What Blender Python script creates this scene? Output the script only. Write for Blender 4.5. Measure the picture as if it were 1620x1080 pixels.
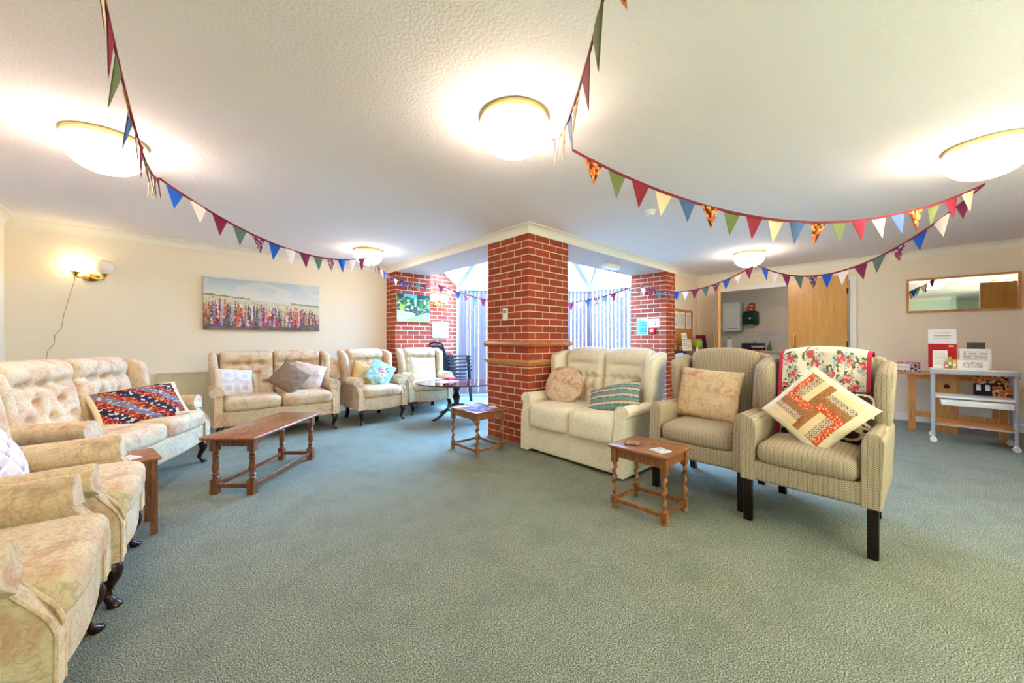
import bpy, bmesh, math, random
from mathutils import Vector, Matrix, noise as mnoise
random.seed(7)
PI = math.pi
C = bpy.context.scene.collection
for o in list(bpy.data.objects):
    bpy.data.objects.remove(o)
scn = bpy.context.scene

# ------------------------------------------------------------------ camera
cam_d = bpy.data.cameras.new('camera')
cam = bpy.data.objects.new('camera', cam_d); C.objects.link(cam)
cam.location = (0, 0, 1.13)
cam.rotation_euler = (PI / 2, 0, math.radians(46.75 - 90))
cam_d.sensor_width = 36; cam_d.lens = 590 / 1620 * 36
cam_d.shift_y = -4 / 1620
cam_d.clip_start = 0.05
scn.camera = cam

# ------------------------------------------------------------------ world and exposure
W = bpy.data.worlds.new('sky'); scn.world = W; W.use_nodes = True
bg = W.node_tree.nodes['Background']
bg.inputs[0].default_value = (0.24, 0.52, 1.0, 1)
bg.inputs[1].default_value = 38.0
LAMP_COL = (1.0, 0.82, 0.68)
LAMP_E = 22.0
scn.view_settings.view_transform = 'Standard'
scn.view_settings.look = 'None'
scn.view_settings.exposure = 0.82
scn.view_settings.gamma = 1.0
scn.cycles.use_denoising = True
scn.cycles.max_bounces = 10
scn.cycles.diffuse_bounces = 6
scn.cycles.transparent_max_bounces = 12
scn.cycles.sample_clamp_indirect = 8.0
scn.cycles.caustics_reflective = False
scn.cycles.caustics_refractive = False


# ------------------------------------------------------------------ material helpers
def lin(v):
    v /= 255.0
    return v / 12.92 if v <= 0.04045 else ((v + 0.055) / 1.055) ** 2.4


def S(r, g, b):
    return (lin(r), lin(g), lin(b), 1)


def M(name, col=(200, 200, 200), rough=0.7, metal=0.0, emit=None, spec=0.3):
    m = bpy.data.materials.new(name); m.use_nodes = True
    nt = m.node_tree; b = nt.nodes['Principled BSDF']
    b.inputs['Base Color'].default_value = S(*col)
    b.inputs['Roughness'].default_value = rough
    b.inputs['Metallic'].default_value = metal
    b.inputs['Specular IOR Level'].default_value = spec
    if emit:
        b.inputs['Emission Color'].default_value = (*emit[0], 1)
        b.inputs['Emission Strength'].default_value = emit[1]
    return m


def nd(m, kind, **kw):
    n = m.node_tree.nodes.new('ShaderNode' + kind)
    for k, v in kw.items():
        if k.startswith('p_'):
            setattr(n, k[2:], v); continue
        key = int(k[1:]) if k[0] == 'i' and k[1:].isdigit() else k.replace('_', ' ')
        sock = n.inputs[key]
        if isinstance(v, bpy.types.NodeSocket):
            m.node_tree.links.new(v, sock)
        else:
            sock.default_value = v
    return n


def math_(m, op, a, b=0.0, c=0.0):
    return nd(m, 'Math', p_operation=op, i0=a, i1=b, i2=c).outputs[0]


def mix(m, fac, a, b):
    n = nd(m, 'Mix', p_data_type='RGBA')
    for s, v in ((n.inputs[0], fac), (n.inputs[6], a), (n.inputs[7], b)):
        if isinstance(v, bpy.types.NodeSocket):
            m.node_tree.links.new(v, s)
        else:
            s.default_value = v
    return n.outputs[2]


def ramp(m, fac, stops):
    n = nd(m, 'ValToRGB', Fac=fac)
    e = n.color_ramp.elements
    while len(e) < len(stops):
        e.new(0.5)
    for x, (p, c) in zip(e, stops):
        x.position = p; x.color = c if len(c) == 4 else (*c, 1)
    return n.outputs[0]


def base(m, sock):
    m.node_tree.links.new(sock, m.node_tree.nodes['Principled BSDF'].inputs['Base Color'])


def bump(m, h, strength=0.3, dist=0.01):
    n = nd(m, 'Bump', Strength=strength, Distance=dist, Height=h)
    m.node_tree.links.new(n.outputs[0], m.node_tree.nodes['Principled BSDF'].inputs['Normal'])


def oco(m):
    return nd(m, 'TexCoord').outputs['Object']


def noise(m, vec, scale, detail=2.0, rough=0.5, dist=0.0):
    return nd(m, 'TexNoise', Vector=vec, Scale=scale, Detail=detail, Roughness=rough, Distortion=dist).outputs[0]


def band(m, v, centre, half):
    """1 inside |v-centre|<half, soft"""
    d = math_(m, 'ABSOLUTE', math_(m, 'SUBTRACT', v, centre))
    return nd(m, 'MapRange', Value=d, i1=half, i2=half * 0.35, i3=0.0, i4=1.0).outputs[0]


G = (0, 0, 0, 1), (1, 1, 1, 1)


def floral(name, ground, bloom, line, leaf, scale=1.0, amt=0.6):
    m = M(name, rough=0.9, spec=0.1)
    v = oco(m)
    n1 = noise(m, v, 9 * scale, 3, 0.55, 0.9)
    col = mix(m, math_(m, 'MULTIPLY', ramp(m, n1, [(0.50, G[0]), (0.66, G[1])]), amt), S(*ground), S(*bloom))
    off = nd(m, 'VectorMath', p_operation='ADD', i0=v, i1=(3.1, 1.7, 5.2)).outputs[0]
    n2 = noise(m, off, 11 * scale, 3, 0.55, 1.1)
    col = mix(m, math_(m, 'MULTIPLY', ramp(m, n2, [(0.58, G[0]), (0.70, G[1])]), amt * 0.7), col, S(*leaf))
    n3 = noise(m, v, 14 * scale, 2.5, 0.5, 1.6)
    col = mix(m, math_(m, 'MULTIPLY', band(m, n3, 0.5, 0.03), 0.34), col, S(*line))
    n4 = noise(m, off, 26 * scale, 2, 0.5, 1.2)
    col = mix(m, math_(m, 'MULTIPLY', band(m, n4, 0.47, 0.03), 0.35), col, S(*bloom))
    st_ = noise(m, nd(m, 'Mapping', Vector=v, Scale=(60, 60, 420)).outputs[0], 1.0, 2)
    col = mix(m, math_(m, 'MULTIPLY', ramp(m, st_, [(0.42, G[0]), (0.6, G[1])]), 0.22), col, S(*line))
    base(m, col)
    bump(m, noise(m, v, 260, 2), 0.25, 0.004)
    return m


def wood(name, dark, light, rough=0.35, scale=(3, 40, 40), spec=0.45):
    m = M(name, rough=rough, spec=spec)
    v = nd(m, 'Mapping', Vector=oco(m), Scale=scale).outputs[0]
    n = noise(m, v, 1.6, 5, 0.62, 0.5)
    base(m, ramp(m, n, [(0.3, S(*dark)), (0.72, S(*light))]))
    return m


def attr_mat(name, rough=0.8, weave=0.0):
    m = M(name, rough=rough, spec=0.2)
    base(m, nd(m, 'Attribute', p_attribute_name='Col').outputs[0])
    if weave:
        bump(m, noise(m, oco(m), 220, 2), weave, 0.004)
    return m


# ------------------------------------------------------------------ materials
m_wall = M('cream_paint', (240, 226, 200), 0.85, spec=0.15)
bump(m_wall, noise(m_wall, oco(m_wall), 90, 2), 0.06, 0.004)
m_green = M('pale_green_paint', (205, 222, 196), 0.85, spec=0.15)
m_ceil = M('stippled_ceiling_paint', (244, 236, 234), 0.9, spec=0.1)
bump(m_ceil, noise(m_ceil, oco(m_ceil), 64, 3, 0.55), 0.22, 0.015)
m_white = M('white_gloss_paint', (238, 236, 228), 0.4)
m_cove = M('cream_coving_paint', (240, 233, 214), 0.6)
m_plain = M('white_matt_paint', (226, 226, 226), 0.8)

m_carpet = M('green_carpet', rough=1.0, spec=0.05)
v = oco(m_carpet)
big = noise(m_carpet, v, 1.1, 3)
sp = noise(m_carpet, v, 200, 2, 0.8)
cc = ramp(m_carpet, sp, [(0.36, S(54, 61, 53)), (0.5, S(118, 124, 112)), (0.64, S(196, 200, 182))])
cc = mix(m_carpet, math_(m_carpet, 'MULTIPLY', ramp(m_carpet, noise(m_carpet, v, 4.5, 4, .6), [(.45, G[0]), (.7, G[1])]), 0.35), cc, S(96, 104, 94))
base(m_carpet, cc)
bump(m_carpet, sp, 0.12, 0.005)


def brick_mat():
    m = M('red_brick', rough=0.85, spec=0.15)
    uv = nd(m, 'TexCoord').outputs['UV']
    wob = nd(m, 'VectorMath', p_operation='SCALE', i0=nd(m, 'TexNoise', Vector=uv, Scale=30.0).outputs['Color'])
    wob.inputs['Scale'].default_value = 0.003
    vv = nd(m, 'VectorMath', p_operation='ADD', i0=uv, i1=wob.outputs[0]).outputs[0]
    b = nd(m, 'TexBrick', Vector=vv, Color1=S(172, 72, 46), Color2=S(140, 56, 42), Mortar=S(222, 200, 168), Scale=1.0)
    b.inputs['Mortar Size'].default_value = 0.0052
    b.inputs['Mortar Smooth'].default_value = 0.15
    b.inputs['Bias'].default_value = 0.0
    b.inputs['Brick Width'].default_value = 0.225
    b.inputs['Row Height'].default_value = 0.075
    b.offset = 0.5; b.offset_frequency = 2
    n = noise(m, uv, 60, 4, 0.7)
    col = mix(m, math_(m, 'MULTIPLY', n, 0.35), b.outputs[0], S(190, 100, 68))
    col = mix(m, b.outputs[1], col, S(224, 202, 170))
    base(m, col)
    h = math_(m, 'SUBTRACT', math_(m, 'MULTIPLY', n, 0.3), b.outputs[1])
    bump(m, h, 0.5, 0.006)
    return m


m_brick = brick_mat()
m_floral = floral('floral_damask', (226, 203, 166), (206, 146, 112), (146, 132, 116), (172, 156, 130), 0.8, 0.66)
m_floral_side = m_floral
m_rosefab = floral('beige_rose_print', (222, 196, 160), (206, 152, 128), (150, 140, 116), (166, 160, 132), 1.9, 1.0)
m_pinkfab = floral('pink_rose_print', (224, 198, 170), (196, 130, 112), (140, 116, 92), (160, 150, 120), 2.0, 1.0)
m_palefab = floral('pale_flower_print', (232, 220, 206), (206, 168, 150), (160, 150, 140), (200, 186, 160), 2.4, 0.8)

m_cream = M('beige_chenille', rough=0.95, spec=0.1)
v = oco(m_cream)
base(m_cream, ramp(m_cream, noise(m_cream, v, 120, 3, 0.7), [(0.35, S(218, 206, 180)), (0.62, S(248, 240, 222))]))
bump(m_cream, noise(m_cream, v, 160, 3), 0.5, 0.006)

m_tweed = M('striped_tweed', rough=0.95, spec=0.1)
tc = nd(m_tweed, 'TexCoord')
sx = nd(m_tweed, 'SeparateXYZ', Vector=tc.outputs['Object'])
sn = nd(m_tweed, 'SeparateXYZ', Vector=tc.outputs['Normal'])
side = math_(m_tweed, 'GREATER_THAN', math_(m_tweed, 'ABSOLUTE', sn.outputs[0]), 0.75)
up = math_(m_tweed, 'GREATER_THAN', math_(m_tweed, 'ABSOLUTE', sn.outputs[2]), 0.75)
u_ = math_(m_tweed, 'ADD', sx.outputs[0], math_(m_tweed, 'MULTIPLY', side, sx.outputs[1]))
w_ = math_(m_tweed, 'ADD', sx.outputs[2], math_(m_tweed, 'MULTIPLY', up, sx.outputs[1]))
tri = math_(m_tweed, 'PINGPONG', u_, 0.011)
row = math_(m_tweed, 'PINGPONG', math_(m_tweed, 'ADD', w_, tri), 0.005)
chev = nd(m_tweed, 'MapRange', Value=row, i1=0.0018, i2=0.0034, i3=0.0, i4=1.0).outputs[0]
stripe = nd(m_tweed, 'MapRange', Value=tri, i1=0.0025, i2=0.0005, i3=0.0, i4=1.0).outputs[0]
tn = noise(m_tweed, tc.outputs['Object'], 130, 2)
cc = mix(m_tweed, chev, S(206, 190, 164), S(120, 104, 86))
cc = mix(m_tweed, math_(m_tweed, 'MULTIPLY', stripe, 0.65), cc, S(92, 78, 66))
cc = mix(m_tweed, math_(m_tweed, 'MULTIPLY', tn, 0.35), cc, S(190, 172, 146))
base(m_tweed, cc)
bump(m_tweed, row, 0.6, 0.02)

m_darkleg = wood('dark_mahogany', (30, 16, 14), (58, 30, 24), 0.25)
m_black = M('black_stained_wood', (28, 22, 20), 0.35)
m_oak = wood('brown_oak', (84, 48, 28), (150, 92, 54), 0.3, (40, 40, 4))
m_oaktop = wood('polished_oak_top', (112, 62, 34), (168, 104, 60), 0.22, (40, 4, 40), 0.6)
m_oaktopx = wood('polished_oak_board', (112, 62, 34), (168, 104, 60), 0.22, (4, 40, 40), 0.6)
m_twist = wood('amber_oak', (104, 58, 30), (172, 108, 60), 0.32, (40, 40, 6))
m_mahog = wood('mahogany_gloss', (66, 26, 22), (112, 48, 38), 0.08, (5, 40, 40), 0.8)
m_pine = wood('honey_pine', (176, 104, 44), (216, 150, 82), 0.35, (40, 40, 2), 0.5)
m_doorwood = wood('golden_veneer', (196, 138, 62), (216, 160, 82), 0.3, (26, 26, 1.6), 0.5)
m_rail = wood('orange_varnish', (170, 84, 32), (206, 120, 56), 0.25, (8, 8, 60), 0.6)
m_rail2 = wood('light_varnish', (196, 130, 62), (224, 166, 96), 0.3, (8, 8, 60), 0.5)
m_brass = M('brass', (212, 170, 84), 0.22, 1.0)
m_palebrass = M('pale_gilt', (226, 208, 150), 0.3, 0.7)
m_chrome = M('steel', (190, 190, 190), 0.25, 1.0)
m_greymetal = M('grey_coated_metal', (176, 178, 180), 0.4)
m_black_pl = M('black_plastic', (34, 36, 40), 0.35)
m_rad = M('cream_radiator_enamel', (228, 216, 184), 0.4)
m_paper = M('white_paper', (238, 236, 230), 0.8)
m_lampglass = M('glowing_opal_glass', (255, 250, 240), 0.3, emit=(LAMP_COL, LAMP_E))
m_lampdim = M('glowing_opal_glass_dimmer', (255, 250, 240), 0.3, emit=(LAMP_COL, LAMP_E * .55))
m_wallglobe = M('glowing_opal_globe', (255, 250, 240), 0.3, emit=((1.0, 0.80, 0.50), 6.0))
m_offglobe = M('unlit_opal_globe', (246, 232, 208), 0.25)
m_attr = attr_mat('painted_surface', 0.7)
m_cloth = attr_mat('printed_cloth', 0.9, 0.25)
m_flag = attr_mat('bunting_cloth', 0.85)
m_mirror = M('mirror_silver', (245, 245, 245), 0.0, 1.0)
m_cord = M('burgundy_tape', (120, 34, 44), 0.8)


def glass_mat():
    m = bpy.data.materials.new('clear_pane'); m.use_nodes = True
    nt = m.node_tree; nt.nodes.clear()
    out = nd(m, 'OutputMaterial')
    mx = nd(m, 'MixShader', Fac=0.06)
    nt.links.new(nd(m, 'BsdfTransparent').outputs[0], mx.inputs[1])
    nt.links.new(nd(m, 'BsdfGlossy', Roughness=0.02).outputs[0], mx.inputs[2])
    nt.links.new(mx.outputs[0], out.inputs[0])
    return m


def blind_mat():
    m = bpy.data.materials.new('blind_fabric'); m.use_nodes = True
    nt = m.node_tree; nt.nodes.clear()
    out = nd(m, 'OutputMaterial')
    mx = nd(m, 'MixShader', Fac=0.05)
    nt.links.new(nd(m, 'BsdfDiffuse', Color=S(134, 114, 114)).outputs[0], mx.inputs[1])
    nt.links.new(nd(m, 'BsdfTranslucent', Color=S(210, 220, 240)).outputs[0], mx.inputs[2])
    nt.links.new(mx.outputs[0], out.inputs[0])
    return m


def net_mat():
    m = bpy.data.materials.new('net_fabric'); m.use_nodes = True
    nt = m.node_tree; nt.nodes.clear()
    out = nd(m, 'OutputMaterial')
    mx = nd(m, 'MixShader', Fac=0.26)
    nt.links.new(nd(m, 'BsdfDiffuse', Color=S(240, 232, 214)).outputs[0], mx.inputs[1])
    nt.links.new(nd(m, 'BsdfTranslucent', Color=S(255, 200, 130)).outputs[0], mx.inputs[2])  # warm tint balances the blue daylight of the added window
    nt.links.new(mx.outputs[0], out.inputs[0])
    return m


m_net = net_mat()
m_glass = glass_mat()
m_blind = blind_mat()


# ------------------------------------------------------------------ mesh helpers
class MB:
    def __init__(s):
        s.bm = bmesh.new(); s.uv = None; s.colors = {}

    def v(s, co):
        return s.bm.verts.new(co)

    def f(s, vs, mi=0, col=None):
        try:
            f = s.bm.faces.new(vs)
        except ValueError:
            return None
        f.material_index = mi
        if col is not None:
            if 'Col' not in s.bm.loops.layers.float_color:
                s.bm.loops.layers.float_color.new('Col')
            lay = s.bm.loops.layers.float_color['Col']
            for l in f.loops:
                l[lay] = col
        return f

    def box(s, a, b, mi=0, mat=None, col=None):
        """axis-aligned box between corners a and b, optionally transformed by mat"""
        x0, y0, z0 = a; x1, y1, z1 = b
        P = [Vector(p) for p in ((x0, y0, z0), (x1, y0, z0), (x1, y1, z0), (x0, y1, z0),
                                 (x0, y0, z1), (x1, y0, z1), (x1, y1, z1), (x0, y1, z1))]
        if mat is not None:
            P = [mat @ p for p in P]
        V = [s.v(p) for p in P]
        for q in ((0, 3, 2, 1), (4, 5, 6, 7), (0, 1, 5, 4), (1, 2, 6, 5), (2, 3, 7, 6), (3, 0, 4, 7)):
            s.f([V[i] for i in q], mi, col)
        return s

    def grid(s, fn, nu, nv, cu=False, cv=False, mi=0, colfn=None):
        rows = []
        for i in range(nu if cu else nu + 1):
            rows.append([s.v(fn(i / nu, j / nv)) for j in range(nv if cv else nv + 1)])
        for i in range(nu):
            for j in range(nv):
                a = rows[i][j]; b = rows[(i + 1) % len(rows)][j]
                c = rows[(i + 1) % len(rows)][(j + 1) % len(rows[0])]; d = rows[i][(j + 1) % len(rows[0])]
                s.f([a, b, c, d], mi, colfn((i + .5) / nu, (j + .5) / nv) if colfn else None)
        return rows

    def loft(s, rings, caps=True, closed=False, mi=0):
        R = [[s.v(p) for p in r] for r in rings]
        n = len(R[0])
        for i in range(len(R) - (0 if closed else 1)):
            A, B = R[i], R[(i + 1) % len(R)]
            for j in range(n):
                s.f([A[j], A[(j + 1) % n], B[(j + 1) % n], B[j]], mi)
        if caps and not closed:
            s.f(R[0][::-1], mi); s.f(R[-1], mi)
        return s

    def tube(s, pts, rad, n=8, mi=0):
        pts = [Vector(p) for p in pts]
        if not hasattr(rad, '__len__'):
            rad = [rad] * len(pts)
        rings = []; up = None
        for i, p in enumerate(pts):
            t = (pts[min(i + 1, len(pts) - 1)] - pts[max(i - 1, 0)])
            t = t.normalized() if t.length > 1e-9 else Vector((0, 0, 1))
            if up is None:
                up = t.orthogonal().normalized()
            up = (up - t * up.dot(t))
            up = up.normalized() if up.length > 1e-6 else t.orthogonal().normalized()
            w = t.cross(up)
            rings.append([p + (up * math.cos(2 * PI * k / n) + w * math.sin(2 * PI * k / n)) * rad[i] for k in range(n)])
        return s.loft(rings, mi=mi)

    def lathe(s, prof, loc=(0, 0, 0), n=16, mi=0):
        x, y, z = loc
        return s.loft([[(x + r * math.cos(2 * PI * k / n), y + r * math.sin(2 * PI * k / n), z + h) for k in range(n)] for r, h in prof], mi=mi)

    def prism(s, poly, a, b, axis='x', mi=0):
        def P(u, w, t):
            return {'x': (t, u, w), 'y': (u, t, w), 'z': (u, w, t)}[axis]
        return s.loft([[P(u, w, a) for u, w in poly], [P(u, w, b) for u, w in poly]], mi=mi)

    def rbox(s, c, size, r, k=4, deform=None, mi=0, mat=None):
        """box with rounded edges, k spans across each flat; deform(x,y,z in -1..1 of the box, point) -> point"""
        h = [d / 2 for d in size]
        rr = min(r, min(h) * 0.98)

        def samples(hh):
            inner = hh - rr
            e = [1.0, 0.72, 0.4, 0.0]
            neg = [-(inner + rr * t) for t in e]
            mid = [-inner + 2 * inner * i / k for i in range(1, k)] if inner > 1e-6 else []
            return neg + mid + [-t for t in neg[::-1]]
        sm = [samples(x) for x in h]
        cache = {}

        def get(p):
            key = tuple(round(x, 6) for x in p)
            if key not in cache:
                q = Vector([max(-(h[i] - rr), min(h[i] - rr, p[i])) for i in range(3)])
                d = Vector(p) - q
                pt = q + (d.normalized() * rr if d.length > 1e-9 else d)
                if deform:
                    pt = Vector(deform(pt.x / h[0], pt.y / h[1], pt.z / h[2], pt))
                pt = pt + Vector(c)
                if mat is not None:
                    pt = mat @ pt
                cache[key] = s.v(pt)
            return cache[key]
        for ax in range(3):
            b1, b2 = (ax + 1) % 3, (ax + 2) % 3
            for sg in (-1, 1):
                for i in range(len(sm[b1]) - 1):
                    for j in range(len(sm[b2]) - 1):
                        vs = []
                        for (ii, jj) in ((i, j), (i + 1, j), (i + 1, j + 1), (i, j + 1)):
                            p = [0, 0, 0]; p[ax] = sg * h[ax]; p[b1] = sm[b1][ii]; p[b2] = sm[b2][jj]
                            vs.append(get(p))
                        if sg < 0:
                            vs = vs[::-1]
                        if len(set(vs)) == 4:
                            s.f(vs, mi)
        return s

    def build(s, name, mats, parent=None, smooth=False, merge=False):
        if merge:
            bmesh.ops.remove_doubles(s.bm, verts=s.bm.verts, dist=1e-5)
        bmesh.ops.recalc_face_normals(s.bm, faces=s.bm.faces)
        me = bpy.data.meshes.new(name)
        s.bm.to_mesh(me); s.bm.free()
        for m in (mats if isinstance(mats, (list, tuple)) else [mats]):
            me.materials.append(m)
        if smooth:
            for p in me.polygons:
                p.use_smooth = True
            if smooth != 'all':
                me.set_sharp_from_angle(angle=math.radians(38))
        o = bpy.data.objects.new(name, me); C.objects.link(o)
        if parent:
            o.parent = parent
        return o


def tag(o, label=None, cat=None, group=None, kind=None):
    for k, v_ in (('label', label), ('category', cat), ('group', group), ('kind', kind)):
        if v_:
            o[k] = v_
    return o


def thing(name, label, cat, loc=(0, 0, 0), rz=0.0, group=None):
    o = bpy.data.objects.new(name, None); C.objects.link(o)
    o.empty_display_size = 0.1
    o.location = loc; o.rotation_euler = (0, 0, rz)
    return tag(o, label, cat, group)


def struct(o):
    o['kind'] = 'structure'
    return o


def copy_thing(root, loc, rz, label, group=None):
    r = root.copy(); C.objects.link(r)
    r.location = loc; r.rotation_euler = (0, 0, rz); r['label'] = label
    if group:
        r['group'] = group
    for ch in list(root.children):
        c = ch.copy(); C.objects.link(c); c.parent = r
        for g in list(ch.children):
            d = g.copy(); C.objects.link(d); d.parent = c
    return r


def solid(a, b, name, mat):
    return struct(MB().box(a, b).build(name, mat))


def sm(t):
    t = max(0, min(1, t)); return t * t * (3 - 2 * t)


# ================================================================== SETTING
HC = 2.33       # ceiling height
BEAM = 2.25     # underside of the brick bay opening
XB, XR, YL, YF = -1.13, 7.55, 6.12, -1.7
solid((-2.7, -1.9, -0.1), (9.3, 7.6, 0), 'floor', m_carpet)
# ceiling: L around the bay
cb = MB()
cb.box((-2.7, -1.9, HC), (7.75, 2.80, HC + .12)); cb.box((-2.7, 2.80, HC), (2.86, 6.3, HC + .12)); cb.box((6.38, 2.80, HC), (7.75, 3.0, HC + .12))
struct(cb.build('ceiling', m_ceil))
# ceiling beams over the bay opening
bb = MB()
bb.box((2.815, 2.74, BEAM), (3.475, YL, 2.55)); bb.box((3.475, 2.74, BEAM), (6.39, 3.40, 2.55))
struct(bb.build('ceiling_beam', M('beam_paint', (206, 184, 172), .85, spec=.15)))
solid((XB - .12, YL, 0), (2.81, YL + .12, HC + .1), 'wall_left', m_wall)
solid((XB - .12, 1.2, 0), (XB, YL, HC + .1), 'wall_back', m_wall)
solid((XB - .12, -.8, 0), (XB, 1.2, HC + .1), 'wall_back_green', m_green)
solid((-2.6, -.92, 0), (XB - .12, -.8, HC + .1), 'wall_back_return', m_green)
solid((-2.7, -1.82, 0), (-2.58, -.92, HC + .1), 'wall_alcove', m_green)
wf = MB()
wf.box((-2.6, YF - .12, 0), (.3, YF, HC + .1)); wf.box((3.5, YF - .12, 0), (7.75, YF, HC + .1))
wf.box((.3, YF - .12, 0), (3.5, YF, .55)); wf.box((.3, YF - .12, 2.15), (3.5, YF, HC + .1))
struct(wf.build('wall_front', m_wall))
# right wall with the kitchen opening (y .59 .. 2.44)
rw = MB()
rw.box((XR, YF, 0), (XR + .1, .59, HC + .1)); rw.box((XR, 2.44, 0), (XR + .1, 3.4, HC + .1)); rw.box((XR, .59, 2.06), (XR + .1, 2.44, HC + .1))
struct(rw.build('wall_right', m_wall))
solid((6.40, 2.80, 0), (XR, 2.92, HC + .1), 'wall_recess', m_wall)

# brick: u runs around corners so the bond turns them
def brick_quads(name, quads):
    """quads: list of (corner points[4], uvs[4])"""
    bm = bmesh.new(); uvl = bm.loops.layers.uv.new('UVMap')
    for pts, uvs in quads:
        f = bm.faces.new([bm.verts.new(p) for p in pts])
        for l, uv in zip(f.loops, uvs):
            l[uvl].uv = uv
    me = bpy.data.meshes.new(name); bm.to_mesh(me); bm.free()
    me.materials.append(m_brick)
    o = bpy.data.objects.new(name, me); C.objects.link(o)
    return struct(o)


def face(p, q, z0, z1, u0, u1):
    return ([(p[0], p[1], z0), (q[0], q[1], z0), (q[0], q[1], z1), (p[0], p[1], z1)], [(u0, z0), (u1, z0), (u1, z1), (u0, z1)])


e_ = .006
x0, y0, x1, y1 = 2.81, 2.734, 3.475, 3.40
brick_quads('wall_pillar', [
    face((x0, y1), (x0, y0), 0, BEAM, y1 - y0 + e_, e_),
    face((x0, y0), (x1, y0), 0, BEAM, -.1125 - e_, -.1125 - e_ - (x1 - x0)),
    face((x1, y0), (x1, y1), 0, BEAM, e_, e_ + .666),
    face((x1, y1), (x0, y1), 0, BEAM, -.1125 - e_, -.1125 - e_ - .665)])
brick_quads('wall_pier_left', [
    face((2.81, YL), (2.81, 5.80), 0, BEAM, .32 + e_, e_),
    face((2.81, 5.80), (3.475, 5.80), 0, BEAM, -.1125 - e_, -.1125 - e_ - .665),
    face((3.475, 5.80), (3.475, YL), 0, BEAM, e_, e_ + .32)])
z_g = 2.18
brick_quads('wall_bay_left', [
    face((3.475, YL), (4.28, YL), 0, z_g, 0, .805),
    ([(3.475, YL, z_g), (4.28, YL, z_g), (3.475, YL, 2.82)], [(0, z_g), (.805, z_g), (0, 2.82)])])
brick_quads('wall_pier_right', [
    face((6.06, 3.37), (6.06, 2.734), 0, BEAM, .636 + e_, e_),
    face((6.06, 2.734), (6.40, 2.734), 0, BEAM, -.1125 - e_, -.1125 - e_ - .34),
    face((6.40, 2.734), (6.40, 2.80), 0, BEAM, e_, e_ + .07),
    face((6.40, 3.37), (6.06, 3.37), 0, BEAM, 0, .34)])
solid((3.475, YL + .02, 0), (4.3, YL + .12, 2.15), 'wall_bay_lining', m_plain)


def moulding(name, P, Q, n, prof, mP=0, mQ=0, mat=m_cove):
    P = Vector((*P, 0)); Q = Vector((*Q, 0)); n = Vector((*n, 0)); d = (Q - P).normalized()
    ra = [P + n * o + d * (o * mP) + Vector((0, 0, z)) for o, z in prof]
    rb = [Q + n * o + d * (o * mQ) + Vector((0, 0, z)) for o, z in prof]
    return struct(MB().loft([ra, rb]).build(name, mat, smooth=True))


def cove(h=.085, w=.085, z=HC):
    pts = [(0, z)]
    pts += [(0, z - h), (.008, z - h), (.010, z - h + .008)]
    for k in range(7):
        a = k / 6 * PI / 2
        pts.append((.010 + (w - .018) * (1 - math.cos(a)), z - h + .008 + (h - .016) * math.sin(a)))
    pts += [(w, z - .008), (w, z)]
    return pts


cv = cove()
moulding('trim_1', (XB, YL), (2.81, YL), (0, -1), cv, 1, -1)
moulding('trim_2', (2.81, YL), (2.81, 2.734), (-1, 0), cv, 1, 1)
moulding('trim_3', (2.81, 2.734), (6.46, 2.734), (0, -1), cv, -1, 1)
moulding('trim_4', (6.46, 2.80), (XR, 2.80), (0, -1), cv, 0, -1)
moulding('trim_5', (XR, 2.80), (XR, YF), (-1, 0), cv, 1, -1)
moulding('trim_6', (XB, YL), (XB, -.8), (1, 0), cv, 1, 1)
moulding('trim_7', (XB, -.8), (-2.58, -.8), (0, -1), cv, -1, -1)
moulding('trim_8', (-2.58, YF), (XR, YF), (0, 1), cv, 1, -1)
moulding('trim_9', (6.46, 2.734), (6.46, 2.80), (1, 0), [(0, HC), (0, HC - .085), (.008, HC - .085), (.008, HC)])
sk = [(0, 0), (.018, 0), (.018, .085), (.012, .1), (0, .1)]
moulding('baseboard_left', (XB, YL), (2.81, YL), (0, -1), sk, 1, 0, m_white)
moulding('baseboard_back', (XB, YL), (XB, -.8), (1, 0), sk, 1, 0, m_white)
moulding('baseboard_right', (XR, .53), (XR, YF), (-1, 0), sk, 0, -1, m_white)
moulding('baseboard_front', (-2.58, YF), (XR, YF), (0, 1), sk, 0, -1, m_white)
moulding('baseboard_recess', (6.40, 2.80), (XR, 2.80), (0, -1), sk, 0, -1, m_white)

# two varnished rails round the brick pillar
def ring_rail(name, prof, mat):
    c = [(x0, y0), (x1, y0), (x1, y1), (x0, y1)]
    d = [(-1, -1), (1, -1), (1, 1), (-1, 1)]
    rings = [[(cx + o * dx, cy + o * dy, z) for o, z in prof] for (cx, cy), (dx, dy) in zip(c, d)]
    struct(MB().loft(rings, closed=True).build(name, mat, smooth=True))


ring_rail('trim_10', [(0, 1.04), (.018, 1.045), (.036, 1.06), (.042, 1.075), (.036, 1.09), (.022, 1.10), (.018, 1.108), (0, 1.108)], m_rail)
ring_rail('trim_11', [(0, .845), (.012, .85), (.02, .872), (.045, .884), (.045, .895), (0, .90)], m_rail2)

# ------------------------------------------------------------------ bay: windows, blinds, glass roof
ZP = 2.17
B0, B1, B2, B3 = Vector((3.475, YL)), Vector((4.28, YL)), Vector((6.30, 4.39)), Vector((6.42, 3.38))
AP = Vector((4.0, 3.92, 3.62))


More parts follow.
